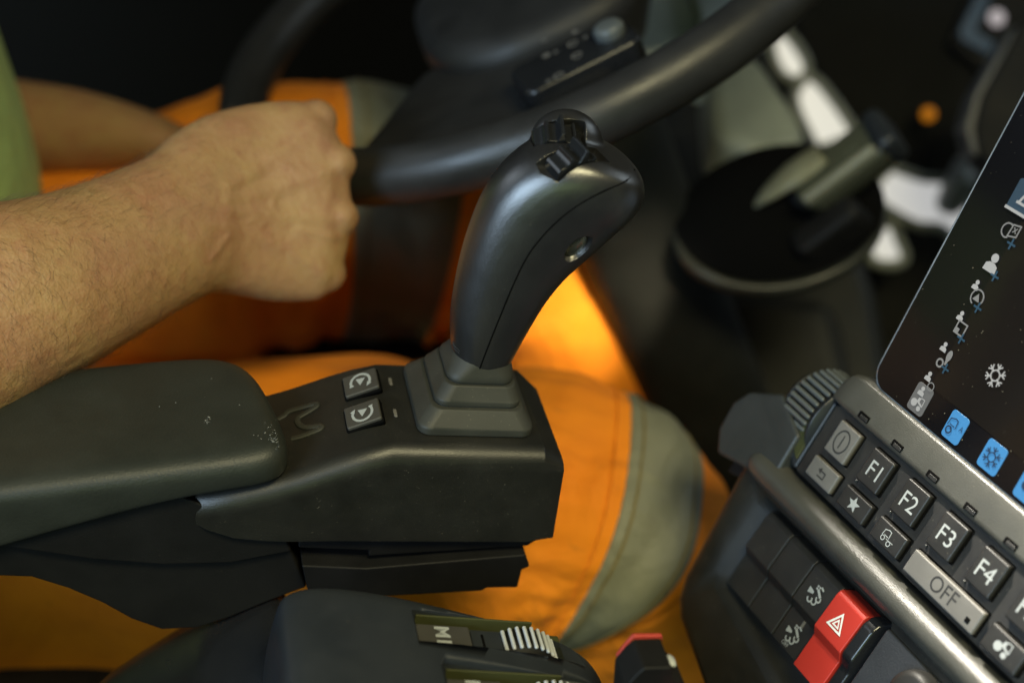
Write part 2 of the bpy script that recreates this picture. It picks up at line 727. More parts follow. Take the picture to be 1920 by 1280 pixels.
console = thing("joystick_console", "black plastic console with two arrow buttons, carrying the joystick in front of the armrest",
                "console", CON(-.04, -.01, -.06))
secs = []
for x, dz, iny, zb, xo in ((-140, -2, 9, -43, 0), (-132, -1, 6, -43.5, 0), (-122, 0, 1.5, -47, 0), (-110, 0, 0, -50.5, 0), (-98, 0, 0, -52, 0), (-84, 0, 0, -52.5, 0), (-66, 0, 0, -52, 0), (-56, -.6, 0, -52, 0),
                           (-44, .3, 0, -52, 0), (26, 0, 0, -52, 0), (37, -8.5, 3.5, -52, 3)):
    zt = ztop(x) + dz
    q = 1 if x < 30 else .35
    pts = [(26.5, zb), (27.5, zt - 6), (26.8, zt - 2), (24.5 - iny, zt), (-35.5 + iny, zt), (-38.3 + iny, zt - .7 * q), (-40.8 + iny, zt - 2.3 * q), (-42.6 + iny, zt - 4.8 * q), (-43.4 + iny * .9, zt - 8 * q), (-43.5 + iny * .9, zt - 11 * q), (-43 + iny * .9, zb)]
    r = []
    for k, (y, z) in enumerate(pts):
        r.append(CON((x + (xo if k in (0, 10) else 0)) * mm, y * mm, z * mm))
    secs.append(r)
loft("housing", secs, M['shell'], console, bevel=.0016, seg=3, angle=30)
prism("lower_tray", CON, [(-.080, -.0535), (.034, -.0535), (.029, -.0585), (-.047, -.0650), (-.047, -.0615), (-.080, -.0600)],
      -.0385, .020, M['dark'], console, bevel=.0008)
prism("slide_rail", CON, [(-.078, -.0672), (-.048, -.0690), (.0275, -.0605), (.031, -.0680), (.0275, -.0700), (.0275, -.0815), (.012, -.0815), (.010, -.0835), (-.072, -.089)],
      -.0425, .016, M['dark'], console, bevel=.0009)
# sloped button face frame
sl = math.atan(.47)
SX = (cx_ * math.cos(sl) + cz_ * math.sin(sl)).normalized()
SZ = SX.cross(cy_).normalized()
SLP = Frame(CON(-.050, 0, 0), SX, cy_, SZ)
for (px, py, ic) in ((677, 719, 0), (681, 777, 1)):
    a, b, _ = SLP.onz(px, py, .001)
    well = pad_block("button_well", SLP, a, b, .0089, .0084, .0012, -.002, .0006, .0004, M['pit'], console)
    bt = pad_block("button", SLP, a, b, .0082, .0077, .0010, -.001, .0022, .0007, M['keymid'], console)
    s = 1 if ic == 0 else -1
    arcp = arc(0, 0, 1, -30, 200, 18) if ic == 0 else arc(0, 0, 1, -200, 30, 18)
    polys = stroke(arcp, .26)
    for q, rot in ((arcp[0], -120 if ic == 0 else 60), (arcp[-1], 110 if ic == 0 else -70)):
        tri = [(q[0] + .34 * math.cos(R(rot + k)), q[1] + .34 * math.sin(R(rot + k))) for k in (0, 130, 230)]
        polys.append(tri)
    polys.append([(-.5, .42), (.5, .42), (0, -.5)] if ic == 0 else [(-.5, .42), (.5, .42), (0, -.5)])
    mark("arrow_icon", SLP, a, b, .0046, polys, M['pale'], bt, .00225, rot=-8, sy=.0056)
for (px, py) in ((732, 716), (741, 775)):
    a, b, _ = CON.onz(px, py, 0)
    pad_block("status_lamp", CON, a, b, .0008, .0030, .0006, -.001, .0005, .0002, M['keygrey'], console)
rel = [(200, 740), (270, 700), (310, 660), (450, 620), (555, 590), (575, 600), (555, 625), (450, 690), (400, 720), (392, 760), (430, 800),
       (500, 812), (600, 798), (618, 812), (590, 835), (500, 870), (400, 905), (330, 920)]
pts = []
for (a, b) in rel:
    q = SLP.onz(480 + a * .198, 640 + b * .198, .0002)
    pts.append(SLP(*q))
tube("moulded_outline", catmull(pts, 3), .0016, M['boot'], console, 8, SZ, .45)

# ------------------------------------------------------------------ joystick
joy = thing("joystick", "curved black joystick grip with two thumb rollers, standing in a stepped rubber boot", "joystick",
            CON(-.005, -.0045, .0005))
bo = V((-.005, -.0045, 0))
prof = [(0, 27.0, 6, 0), (.0035, 27.0, 6, 0), (.0045, 26.3, 6, 0), (.0108, 21.6, 6, .3), (.0109, 19.2, 6, .3), (.0116, 20.2, 6, .4), (.0140, 20.2, 6, .4), (.0150, 19.5, 6, .5),
        (.0205, 16.6, 6, 1), (.0206, 14.6, 6, 1), (.0213, 15.8, 7, 1), (.0235, 15.8, 7.5, 1), (.0250, 15.2, 8, 1.2), (.0325, 13.0, 12.5, 1.8), (.0330, 11.6, 11.6, 1.8), (.0300, 10.8, 10.8, 1.8)]
rs = [rrect(CON, bo.x + sh * mm, bo.y, h * mm, h * mm, r * mm, z + .0004, 6) for z, h, r, sh in prof]
loft("boot", rs, M['boot'], joy, bevel=.0006, seg=2, angle=35)
JY = -.0045
sil = [((862, 702), (950, 712), 13), ((853, 676), (946, 690), 13.5), ((845, 640), (959, 664), 14.6), ((846, 580), (987, 612), 15.8), ((860, 500), (1024, 552), 17), ((880, 430), (1064, 504), 18.2),
       ((907, 366), (1112, 462), 19.5), ((938, 322), (1152, 424), 21), ((974, 290), (1184, 392), 22.5), ((1008, 272), (1202, 360), 22.5),
       ((1050, 264), (1200, 326), 20.5), ((1092, 268), (1182, 304), 15)]
cs_, ax_, bs_ = [], [], []
for (l, r, b) in sil:
    lw = CON(*CON.ony(*l, JY))
    rw = CON(*CON.ony(*r, JY))
    cs_.append((lw + rw) / 2)
    ax_.append((rw - lw) / 2)
    bs_.append(b * mm)
cs2, ax2, b2 = catmull(cs_, 5), catmull(ax_, 5), cr(bs_, 5)
rings = [ring(c, a, cy_ * b, 36, 2.25) for c, a, b in zip(cs2, ax2, b2)]
grip_parts = [loft_data(rings)]
# rear thumb lobe on the far side of the head
lob = CON(*CON.ony(1062, 268, .0085))
hx = (CON(*CON.ony(1190, 330, JY)) - CON(*CON.ony(1000, 262, JY))).normalized()
hz = hx.cross(-cy_).normalized()
if hz.z < 0:
    hz = -hz
grip_parts.append(ball_data(lob, (.0165, .0130, .0150), hx, cy_, hz, 24))
gm = fuse(grip_parts, .0009, 14, .6)
gb = bvh_of(gm)
# cutters: seam groove, thumb roller wells, small slot, side recess
seam = [(893, 712), (900, 690), (915, 650), (937, 595), (962, 535), (988, 482), (1020, 440), (1060, 402), (1100, 375), (1140, 355), (1176, 338), (1190, 318), (1194, 300)]
sp = [surf(gb, *q) for q in seam]
sp = [q[0] for q in sp if q[0] is not None]
seam_pts = catmull(sp, 4)
cutters = []
rollers = []
for (p0, p1, ctr) in (((1030, 300), (1134, 286), (1082, 290)), ((1000, 258), (1098, 242), (1050, 250))):
    o, nn = surf(gb, *ctr)
    if o is None:
        o = CON(*CON.ony(ctr[0], ctr[1] + 8, JY))
        nn = hz
    a = surf(gb, *p0)[0] or on_plane(*p0, o, hz)
    b = surf(gb, *p1)[0] or on_plane(*p1, o, hz)
    t = (b - a)
    ln = t.length
    nn = (nn * .6 + hz * .6).normalized()
    t = (t - nn * t.dot(nn)).normalized()
    s = nn.cross(t)
    cutters.append(box_data(o - nn * .002, t * (ln * .5), s * .0058, nn * .0075))
    rollers.append((o, t, s, nn, ln))
so, sn = surf(gb, 1137, 258)
if so is None:
    so, sn = CON(*CON.ony(1137, 262, JY)), hz
st = (on_plane(1144, 262, so, sn) - so).normalized()
cutters.append(box_data(so, st * .0016, sn.cross(st) * .0009, sn * .0012))
ro, rn = surf(gb, 1084, 467)
rt_ = (on_plane(1098, 452, ro, rn) - ro).normalized()
cutters.append(ball_data(ro, (.0078, .0050, .0050), rt_, rn.cross(rt_), rn, 20))
gm = cut(gm, cutters)
seam_in = [p - (gb.find_nearest(p)[1] * .00018) for p in seam_pts]
tube("seam", seam_in, .00048, M['pit'], joy, 6)
gj = link("grip", shift(gm, org(joy)), M['grip'], joy, org(joy))
for (o, t, s, nn, ln) in rollers:
    c = o - nn * .0101
    rad = .0108
    # drum with stepped ledges on both sides of a thin upright paddle
    polys = []
    for k in range(-9, 10):
        a = R(k * 8.5)
        rr_ = rad + (.0010 if abs(k) in (3, 4, 7, 8) else 0)
        polys.append((math.sin(a) * rr_, math.cos(a) * rr_))
    polys += [(.0095, -.002), (-.0095, -.002)]
    fr = Frame(c, t, s, nn)
    dr = prism("thumb_roller", fr, polys, -.0050, .0050, M['gloss'], joy, axis='y', bevel=.0003)
    prism("paddle", fr, [(-.0024, rad - .002), (.0026, rad - .002), (.0015, rad + .0024), (.0004, rad + .0050), (-.0009, rad + .0050), (-.0013, rad + .0024)], -.0055, .0055, M['gloss'], dr, axis='y', bevel=.0004)
    for k in (-1, 1):
        prism("ledge", fr, [(k * .0048, rad - .003), (k * .0068, rad - .003), (k * .0066, rad + .0006), (k * .0052, rad + .0010)], -.0052, .0052, M['gloss'], dr, axis='y', bevel=.0002)
add("recess_lining", *ball_data(ro - rn * .0028, (.0070, .0044, .0018), rt_, rn.cross(rt_), rn, 20), M['glint'], joy)
cc = CON(bo.x + .0018, bo.y, .030)
loft("collar", [ring(CON(bo.x + .0018 + k * .0006, bo.y, .029 + k * .0022), cx_ * (.0118 - .0003 * k), cy_ * (.0118 - .0003 * k), 28) for k in range(4)], M['dark'], joy)
for k in (0, 1):
    q0 = [surf(gb, x, y + 5 * k) for x, y in ((849, 640), (853, 649), (862, 657))]
    q0 = [q[0] + q[1] * .0001 for q in q0 if q[0] is not None]
    if len(q0) > 2:
        tube("moulded_mark", q0, .0003, M['grip'], joy, 6)

# ------------------------------------------------------------------ armrest
PAD = Frame(P(543, 852, .610), ex, ey, ez)
arm_ = thing("armrest", "black foam armrest pad under the bare forearm, ending beside the console's arrow buttons", "armrest", PAD(-.11, .04, -.09))
ol = [(-250, 0), (-180, 0), (-120, 0), (-60, 0), (-25, 0), (-12, .5), (-4, 4), (0, 12), (-1, 25), (-5, 45), (-9, 62), (-15, 76), (-26, 85), (-44, 88.5), (-80, 89.5), (-130, 90), (-190, 90), (-250, 90)]
ol = [V((a, b, 0)) for a, b in ol]


def bot(x):
    return -17 if x > -50 else -17 - (-50 - x) * .20


lev = []
nO = len(ol)
for ins, f, z in ((11, 0, .6), (5.5, 0, -.4), (2.2, 0, -2.4), (.4, 0, -5.5), (0, 0, -9), (.3, 1, 3.2), (1.2, 1, 1.2), (4, 1, 0)):
    r = []
    for i, p in enumerate(ol):
        a, b = ol[(i - 1) % nO], ol[(i + 1) % nO]
        t = (b - a)
        t.normalize()
        nrm = V((t.y, -t.x, 0))
        if i in (0, nO - 1):
            nrm = V((0, -1 if i == 0 else 1, 0))
        q = p - nrm * ins
        zz = z if not f else bot(p.x) + z
        r.append(PAD(q.x * mm, q.y * mm, zz * mm))
    lev.append(r)
loft("pad", lev, M['pad'], arm_, sub=2)
SUP = CON
fl = []
for (px, py, n_, sp) in ((388, 789, 16, 3), (392, 783, 6, 2), (520, 822, 60, 8), (512, 812, 40, 12), (386, 710, 3, 6), (330, 745, 3, 16), (440, 770, 5, 40)):
    for _ in range(n_):
        a, b, _c = PAD.onz(px + random.gauss(0, sp), py + random.gauss(0, sp), .0008)
        if a > -.004 or b > .085:
            continue
        r_ = random.uniform(.00008, .00028)
        fl.append(ball_data(PAD(a, b, .0007), (r_, r_, r_ * .5), ex, ey, ez, 6))
add("scuff_flecks", *join(fl), flat("fleck", (.30, .30, .27), .9), arm_, kind='stuff')
prism("support_shell", SUP, [(-.142, -.026), (-.112, -.040), (-.098, -.0485), (-.086, -.0535), (-.083, -.061), (-.110, -.0680), (-.140, -.0690), (-.170, -.0660), (-.205, -.0590), (-.250, -.052), (-.250, -.030)],
      -.040, .018, M['dark'], arm_, bevel=.0012, seg=3)
prism("support_base", SUP, [(-.0835, -.0615), (-.073, -.0865), (-.090, -.0955), (-.108, -.1060), (-.122, -.1120), (-.138, -.1130), (-.152, -.1060), (-.165, -.0960), (-.180, -.0870), (-.196, -.0800), (-.215, -.079),
                            (-.250, -.080), (-.250, -.0525), (-.205, -.0595), (-.170, -.0665), (-.140, -.0695), (-.110, -.0685)],
      -.0360, .014, M['dark'], arm_, bevel=.0015, seg=3)

# ------------------------------------------------------------------ lower hydraulic module with M1 / M2 keys and rollers
mx_ = V((1, .205, -.30)).normalized()
mz_ = mx_.cross(ey).normalized()
MOD = Frame(P(900, 1195, .600), mx_, ey, mz_)
mod = thing("roller_control_module", "dark satin control module with M1 key and ribbed roller below the joystick console", "control module", MOD(-.05, -.05, -.06))
secs = []
for x, w0, w1, zt, rd in ((-84, -95, 24, -6, 10), (-80, -98, 28, -1, 10), (-66, -100, 31, 1.5, 10), (-40, -100, 28, 2.5, 10), (-10, -100, 22, 1.5, 10), (25, -98, 16, -1, 10), (48, -96, 10, -5, 10), (60, -94, 4, -13, 10), (66, -94, 0, -28, 10), (67, -94, -2, -52, 8)):
    zb = -60
    r = []
    for (y, z) in ((w1, zb), (w1, zt - rd), (w1 - rd * .3, zt - rd * .3), (w1 - rd, zt), (w0 + rd, zt), (w0, zt - rd), (w0, zb)):
        r.append(MOD(x * mm, y * mm, z * mm))
    secs.append(r)
vs, fs = loft_data(secs)
mo = raw_obj(vs, fs)
m_ = mo.modifiers.new("s", 'SUBSURF')
m_.levels = 3
mme = bake(mo)
drop(mo)
mb = bvh_of(mme)
chan = []
cut2 = []
for k, (sx, sy) in enumerate(((0, 0), (58, 103))):
    a0 = surf(mb, 790 + sx, 1150 + sy)
    a1 = surf(mb, 1030 + sx, 1222 + sy) if k == 0 else (None, None)
    f0 = MOD.onz(790 + sx, 1152 + sy, 0)
    f1 = MOD.onz(1046 + sx, 1228 + sy, -.004)
    yc = (f0[1] + f1[1]) / 2
    chan.append((f0[0], f1[0] + .001, yc))
    cut2.append(box_data(MOD((f0[0] + f1[0]) / 2 + .005, yc, .004), mx_ * ((f1[0] - f0[0]) / 2 + .009), ey * .0095, mz_ * .0115))
mme = cut(mme, cut2)
link("body", shift(mme, org(mod)), M['satin'], mod, org(mod), bevel=0)
for k, (x0, x1, yc) in enumerate(chan):
    zf = -.0075
    pad_block("channel_floor", MOD, (x0 + x1) / 2, yc, (x1 - x0) / 2 + .004, .0083, .001, -.012, zf, .0005, M['olive'], mod)  # olive on floor and wall stands in for green light in the channel
    pad_block("channel_wall", MOD, (x0 + x1) / 2 - .006, yc + .0088, (x1 - x0) / 2 - .004, .0005, .0003, -.012, -.0012, .0003, M['olive'], mod)
    kx = x0 + .0095
    ky = pad_block("memory_key", MOD, kx, yc - .0012, .0120, .0068, .001, zf - .002, -.0030, .0008, M['keymid'], mod)
    lettering("key_lettering", "M%d" % (k + 1), MOD, kx - .0005, yc - .0005, .0066, M['pale'], ky, -.00290, rot=-90, xs=1.0, bold=.03)
    pad_block("cover_plate", MOD, kx + .0215, yc - .0012, .0085, .0068, .001, zf - .002, -.0050, .0006, M['satin'], mod)
    pad_block("plate_notch", MOD, kx + .0180, yc - .0012, .0006, .0045, .0004, -.007, -.0048, .0001, M['pit'], mod)
    rc = MOD(x1 - .014, yc - .0012, -.0175)
    rad = .0170
    rollr = loft("ribbed_roller", [ring(rc + ey * t, mx_ * rad * .95, mz_ * rad * .95, 40) for t in (-.0062, .0062)], M['dark'], mod)
    ribm = None
    for j in range(22):
        a = R(-80 + j * 11)
        c = rc + (mx_ * math.sin(a) + mz_ * math.cos(a)) * rad
        rad_dir = (c - rc).normalized()
        tdir = ey.cross(rad_dir)
        if j == 0 or True:
            vs, fs = tube_data([c - ey * .0062, c - ey * .0058, c + ey * .0058, c + ey * .0062], [.0004, .0009, .0009, .0004], 8)
            add("rib", vs, fs, M['ribpale'], rollr)
# glossy side shell in front (bottom left)
GS = thing("seat_side_shell", "glossy dark rounded shell at the bottom edge left of the M1 key", "shell", P(420, 1300, .66))
gsp = []
for t, (x, y, d, w, h) in enumerate(((140, 1350, .67, .030, .02), (260, 1290, .665, .042, .028), (380, 1232, .660, .050, .032), (480, 1185, .655, .054, .034), (548, 1168, .650, .055, .034))):
    c = P(x, y, d) - ez * h
    gsp.append(ring(c, -ey * w + ez * 0, ez * h * 1.0, 24, 2.4))
loft("shell", gsp, M['gloss'], GS, sub=1)

# ------------------------------------------------------------------ small red-edged switch at the bottom edge
SW = Frame(P(1222, 1242, .575), ex, ey, ez)
sw = thing("red_edged_switch", "small black switch with red edges and white lens at the bottom edge", "switch", SW(0, 0, -.03))
prism("body", SW, [(-.0135, -.030), (-.0135, -.002), (-.009, .0045), (-.006, .0075), (.0055, .0055), (.0065, -.001), (.012, -.006), (.014, -.030)], -.0090, .0075, M['dark'], sw, bevel=.001, seg=3)
prism("red_frame", SW, [(-.0128, -.002), (-.0085, .0052), (-.0058, .0086), (.0064, .0063), (.0070, .002), (.0055, .0045), (-.006, .0062), (-.010, -.002)], .0078, .0096, M['redtrim'], sw, bevel=.0005)
prism("red_bracket", SW, [(-.003, -.020), (.0035, -.0048), (.0055, -.0035), (.0170, -.0060), (.0180, -.0085), (.0172, -.0120), (.0150, -.0115), (.0148, -.0090), (.0065, -.0070), (.002, -.020)], -.0125, -.0092, M['redtrim'], sw, bevel=.0006)
add("white_lens", *ball_data(SW(.0075, -.002, .0018), (.0022, .0034, .0012), ex * .8 - ez * .6, ey, ex * .6 + ez * .8, 16), M['lamp'], sw)
prism("green_lens", SW, [(.0075, -.020), (.0070, -.0092), (.0085, -.0080), (.0140, -.0095), (.0145, -.020)], -.0120, -.0095, M['green'], sw, bevel=.0006)

# ------------------------------------------------------------------ keypad, screen and rocker panel
ku = V((.40742659, -.91241458, .03877117)).normalized()
kv = V((.4657133, .24410268, .85060273)).normalized()
kn = ku.cross(kv).normalized()
KEY = Frame(P(1714, 945, .63), ku, kv, kn)
kp = thing("function_keypad", "keypad with F1 to F4, star and OFF keys in two rows below the touchscreen", "keypad", KEY(.02, -.01, -.02))


def K(a, b, c=0):
    return KEY(a * mm, b * mm, c * mm)


KM = Frame(KEY.o, ku, kv, kn)
# plate
prism("key_plate", KEY, [(-.0690, -.0275), (-.0690, .0105), (-.0665, .0125), (.125, .0125), (.125, -.0275)], -.012, 0, M['keyplate'], kp, axis='z', bevel=.0015, seg=3)
# metallic strip: convex bar between keys and screen, wrapping round the left end
pr = [(11.8, -3), (11.9, 1.2), (12.8, 2.5), (14.5, 3.0), (20, 2.5), (25, 1.5), (28.5, .3), (30.5, -2.5), (31, -12), (11.8, -12)]
secs = []
for u, sh in ((-74, .72), (-71, .86), (-66, .95), (-60, 1), (-30, 1), (0, 1), (40, 1), (80, 1), (125, 1)):
    secs.append([K(u, 11.8 + (v - 11.8) * (sh if sh < 1 else 1), n_ - (1 - sh) * 12) for v, n_ in pr])
strip = loft("metallic_strip", secs, M['strip'], kp, bevel=.0008, seg=3, angle=20)
for i in range(6):
    u = -47.9 + i * 25.05
    sl_ = pad_block("slot", KM, u * mm, .0158, .0036, .0016, .0004, .0015, .00335, .0002, M['pit'], strip)
    pad_block("slot_tab", KM, (u + .6) * mm, .0154, .0026, .0009, .0003, .0015, .0036, .0002, M['key'], strip)


def keycap(u, v, w, h, mat, name="key"):
    b = pad_block("key_gap", KM, u * mm, v * mm, (w / 2 + .7) * mm, (h / 2 + .7) * mm, .0008, -.001, .0003, .0002, M['pit'], kp)
    return pad_block(name, KM, u * mm, v * mm, w / 2 * mm, h / 2 * mm, .0008, 0, .0036, .0009, mat, kp)


FT = .00366
for i in range(5):
    u = -25.4 + 25.4 * i
    k = keycap(u, .2, 15, 17, M['key'])
    lettering("key_lettering", "F%d" % (i + 1), KM, u * mm, .0002, .0078, M['pale'], k, FT, xs=.95)
k = keycap(-50.5, -.2, 15, 16.5, M['keygrey'])
mark("power_icon", KM, -.0505, -.0002, .0044, stroke(arc(0, 0, 1, 0, 345, 24), .16, True) + stroke([(0, -.55), (0, .55)], .16), M['black'], k, FT, sy=.0056)
k = keycap(-50.3, -18.3, 19.3, 10.3, M['keygrey'])
mark("return_icon", KM, -.0503, -.0183, .0028, stroke([(-.7, -.7), (.8, -.7), (.8, .35), (-.5, .35)], .26) + [[(-1.1, .35), (-.3, .95), (-.3, -.25)]], M['black'], k, FT)
k = keycap(-24.9, -18.3, 19.3, 10.3, M['key'])
star = [((1 if i % 2 == 0 else .42) * math.cos(R(90 + 36 * i)), (1 if i % 2 == 0 else .42) * math.sin(R(90 + 36 * i))) for i in range(10)]
mark("star_icon", KM, -.0249, -.0183, .0040, [[(0, 0), star[i], star[(i + 1) % 10]] for i in range(10)], M['pale'], k, FT)
TRK = (stroke([(-1.1, -.2), (-1.0, .7), (-.2, 1.0), (.25, .9), (.35, -.1)], .14) + stroke([(-.7, .0), (.1, -.05)], .12) + stroke(arc(-.7, -.55, .36, 0, 340, 14), .15, True)
       + stroke(arc(.75, -.75, .36, 0, 340, 14), .15, True) + stroke([(0, -.35), (1.5, -.35)], .12))
k = keycap(.6, -18.3, 19.3, 10.6, M['key'])
mark("truck_icon", KM, .0006, -.0183, .0030, TRK, M['pale'], k, FT)
k = keycap(38.7, -18.8, 45.4, 11.2, M['keygrey'])
lettering("key_lettering", "OFF", KM, .0395, -.0184, .0072, M['black'], k, FT, xs=.92)
pad_block("status_lamp", KM, .0565, -.0205, .0012, .0012, .0002, .002, FT + .0002, .0001, M['pit'], k)
k = keycap(76.8, -18.8, 20.5, 11.2, M['key'])
TRA = [disc(-.75, -.15, .62), disc(.55, -.6, .4), [(-.4, .2), (.9, -.2), (.9, .1), (.2, .35), (.2, .95), (-.2, .95)]] + stroke([(0, .3), (.25, 1.05), (.95, 1.05), (1.0, -.1)], .14)
mark("tractor_icon", KM, .0768, -.0188, .0034, TRA, M['pale'], k, FT)
for i in range(4):
    for (u, v) in ((-34.2 + 25.4 * i, -10.0),):
        add("rivet", *ball_data(K(u + 1.0, v, .6), .0007, n=8), M['strip'], kp)
# left crescent end and ribbed roller
rr = []
for i in range(13):
    a = R(90 + 180 * i / 12)
    rr.append((-70.5 + 13 * math.cos(a), -8.3 + 19.5 * math.sin(a)))
prism("end_cap", KEY, [(a * mm, b * mm) for a, b in rr], -.013, -.0015, M['satin'], kp, axis='z', bevel=.0015, seg=3)
rr2 = [(-71.5 + 9.0 * math.cos(R(95 + 170 * i / 12)), -8.3 + 15.0 * math.sin(R(95 + 170 * i / 12))) for i in range(13)]
prism("crescent_inlay", KEY, [(a * mm, b * mm) for a, b in rr2], -.006, -.0006, M['olive'], kp, axis='z', bevel=.0005)

rol = thing("ribbed_thumbwheel", "grey ribbed thumbwheel in its bracket at the left end of the keypad", "thumbwheel", K(-95, -8, -30))
dc = K(-87, -1, -19)
DR = .0200
drum = loft("drum", [ring(dc + ku * t, kv * r, kn * r, 48) for t, r in ((-.010, DR * .5), (-.0095, DR * .94), (.0095, DR * .94), (.010, DR * .5))], M['dark'], rol)
for j in range(34):
    a = R(j * 360 / 34)
    c = dc + (kv * math.cos(a) + kn * math.sin(a)) * DR
    vs, fs = tube_data([c - ku * .0092, c - ku * .0084, c + ku * .0084, c + ku * .0092], [.0006, .0013, .0013, .0006], 8)
    add("rib", vs, fs, M['rib'], drum)
loft("inner_flange", [ring(dc + ku * t, kv * r, kn * r, 48) for t, r in ((.0105, .012), (.0108, DR + .0010), (.0150, DR + .0030), (.0158, .012))], M['satin'], rol)
loft("outer_flange", [ring(dc - ku * t, kv * r, kn * r, 48) for t, r in ((.0105, .012), (.0108, DR - .001), (.0150, DR - .004), (.0158, .012))], M['dash'], rol)
BR = [(-40, -14), (-2, -4), (-4, -26), (-12, -36), (-44, -34)]
prism("bracket", KEY, [(-.0760, -.040), (-.0770, -.0130), (-.0900, -.0075), (-.1010, -.0030), (-.1210, -.0140), (-.1270, -.0240), (-.1260, -.040), (-.118, -.050)], -.034, .0015, plastic("bracket_grey", (.030, .034, .035), .45, 1500, .15, .3), rol, axis='z', bevel=.002, seg=3)
prism("bracket_web", KEY, [(-.0705, -.046), (-.0705, -.030), (-.112, -.034), (-.112, -.056)], -.036, -.006, M['dark'], rol, axis='z', bevel=.001)

# screen
u0, v0 = -62.8, 29.5
h_ = V((-ku.y, ku.x, 0)).normalized()
w_ = ku.cross(h_).normalized()
sv = (h_ * math.cos(R(65)) + w_ * math.sin(R(65))).normalized()
snn = ku.cross(sv).normalized()
SC = Frame(K(u0, v0, -1), ku, sv, snn)
disp = thing("touchscreen", "dark touchscreen with blue tiles and a grey symbol column above the keypad", "touchscreen", SC(.1, 0, -.02))
rs = []
for ins, z in ((.5, -.016), (0, -.012), (0, -.0045), (.0012, -.0018), (.0034, -.0002)):
    i_ = ins if ins < .1 else .0
    rs.append(rrect(SC, .140, .0805, .140 - i_, .0835 - i_, .012, z, 8))
loft("casing", rs, M['edge'], disp)
pad_block("glass", SC, .140, .0805, .1364, .0799, .0095, -.003, .0002, .0003, M['glass'], disp, 8)
A0 = .0215
pad_block("tile_panel", SC, A0 + .0145 + .034, .058, .034, .0415, .0008, -.001, .00035, .0001, M['active'], disp)
pad_block("tile_panel", SC, A0 + .0145 + .104, .058, .0345, .0415, .0008, -.001, .00035, .0001, M['active'], disp)
pad_block("tile_panel", SC, A0 + .0145 + .034, .131, .034, .030, .0008, -.001, .00035, .0001, M['active'], disp)


def scr(px, py):
    a, b, _ = SC.onz(px, py, .0005)
    return a, b


Z1 = .0005


def tile(px, py, hx_, hy_, mat):
    a, b = scr(px, py)
    return a, b, pad_block("tile", SC, a, b, hx_, hy_, .0016, 0, Z1, .0001, mat, disp, 4)


PERS = [disc(0, .55, .42, 14), [(-.75, -.75), (.75, -.75), (.68, -.1), (.3, .12), (-.3, .12), (-.68, -.1)]]
PLUS = stroke([(-.7, 0), (.7, 0)], .3) + stroke([(0, -.7), (0, .7)], .3)
FLAKE = []
for i in range(6):
    a = R(60 * i + 30)
    d = V((math.cos(a), math.sin(a), 0))
    pr_ = V((-d.y, d.x, 0))
    FLAKE += stroke([(d.x * .45, d.y * .45), (d.x * 1.05, d.y * 1.05)], .14)
    q = d * .68
    for s in (-1, 1):
        e = q + d * .28 + pr_ * (.30 * s)
        FLAKE += stroke([(q.x, q.y), (e.x, e.y)], .13)
FLAKE += stroke([(.55 * math.cos(R(60 * i + 30)), .55 * math.sin(R(60 * i + 30))) for i in range(6)], .13, True)
Z2 = .0008
a, b = scr(1867, 704)
mark("snowflake_icon", SC, a, b, .0048, FLAKE, M['ui'], disp, Z2)
a, b, t_ = tile(1791, 801, .0054, .0066, M['blue'])
mark("truck_icon", SC, a - .0006, b, .0034, TRK[:6] + stroke(arc(-.55, -.75, .45, 0, 345, 14), .2, True), M['uidark'], t_, Z2)
lettering("tile_lettering", "A", SC, a + .0036, b + .001, .0024, M['uidark'], t_, Z2)
a, b, t_ = tile(1860, 857, .0058, .0066, M['blue'])
mark("snowflake_icon", SC, a, b, .0042, FLAKE, M['uidark'], t_, Z2)
a, b, t_ = tile(1929, 914, .0058, .0066, M['blue'])
mark("fan_icon", SC, a, b, .0036, [disc(-.4, 0, .6)], M['uidark'], t_, Z2)
a, b, t_ = tile(1925, 375, .0085, .0072, M['dimblue'])
mark("tile_underline", SC, a - .0002, b - .0066, .0085, [[(-1, -.08), (1, -.08), (1, .08), (-1, .08)]], M['ui'], t_, Z2)
mark("tile_icon", SC, a + .001, b + .001, .0040, stroke([(-1, -.9), (-.6, .2), (.6, .2), (1, -.9)], .3) + stroke([(-1.2, -.9), (1.2, -.9)], .3), M['ui'], t_, Z2)
a, b, t_ = tile(1725, 748, .0052, .0068, M['greytile'])
mark("person_icon", SC, a - .001, b + .0034, .0026, PERS, M['ui'], t_, Z2)
mark("tractor_icon", SC, a + .0002, b - .0022, .0030, TRA, M['ui'], t_, Z2)
a, b = scr(1861, 495)
mark("person_icon", SC, a, b, .0050, PERS, M['ui'], disp, Z2)
for (px, py) in ((1831, 535), (1802, 593), (1771, 651), (1742, 706)):
    a, b = scr(px, py)
    mark("person_icon", SC, a, b, .0026, PERS, M['ui'], disp, Z2)
for (px, py) in ((1897, 458), (1866, 518), (1834, 577), (1803, 635), (1773, 691)):
    a, b = scr(px, py)
    mark("plus_icon", SC, a, b, .0030, PLUS, M['uiblue'], disp, Z2 + .0001)
a, b = scr(1833, 558)
mark("recirculation_icon", SC, a, b, .0035, stroke(arc(0, 0, 1, -40, 250, 18), .2) + [[(-.6, -.45), (.6, -.45), (0, .55)]], M['uidim'], disp, Z2)
a, b = scr(1802, 616)
mark("frame_icon", SC, a, b, .0034, stroke([(-.8, -.8), (.8, -.8), (.8, .8), (-.8, .8)], .22, True) + [[(-.8, -.8), (-.1, -.8), (-.1, -.1), (-.8, -.1)]], M['uidim'], disp, Z2)
a, b = scr(1779, 671)
mark("tool_icon", SC, a, b, .0030, [disc(0, .3, .5, 14, .9), [(-.3, -.2), (.3, -.2), (.15, -1.2), (-.15, -1.2)]], M['uidim'], disp, Z2)
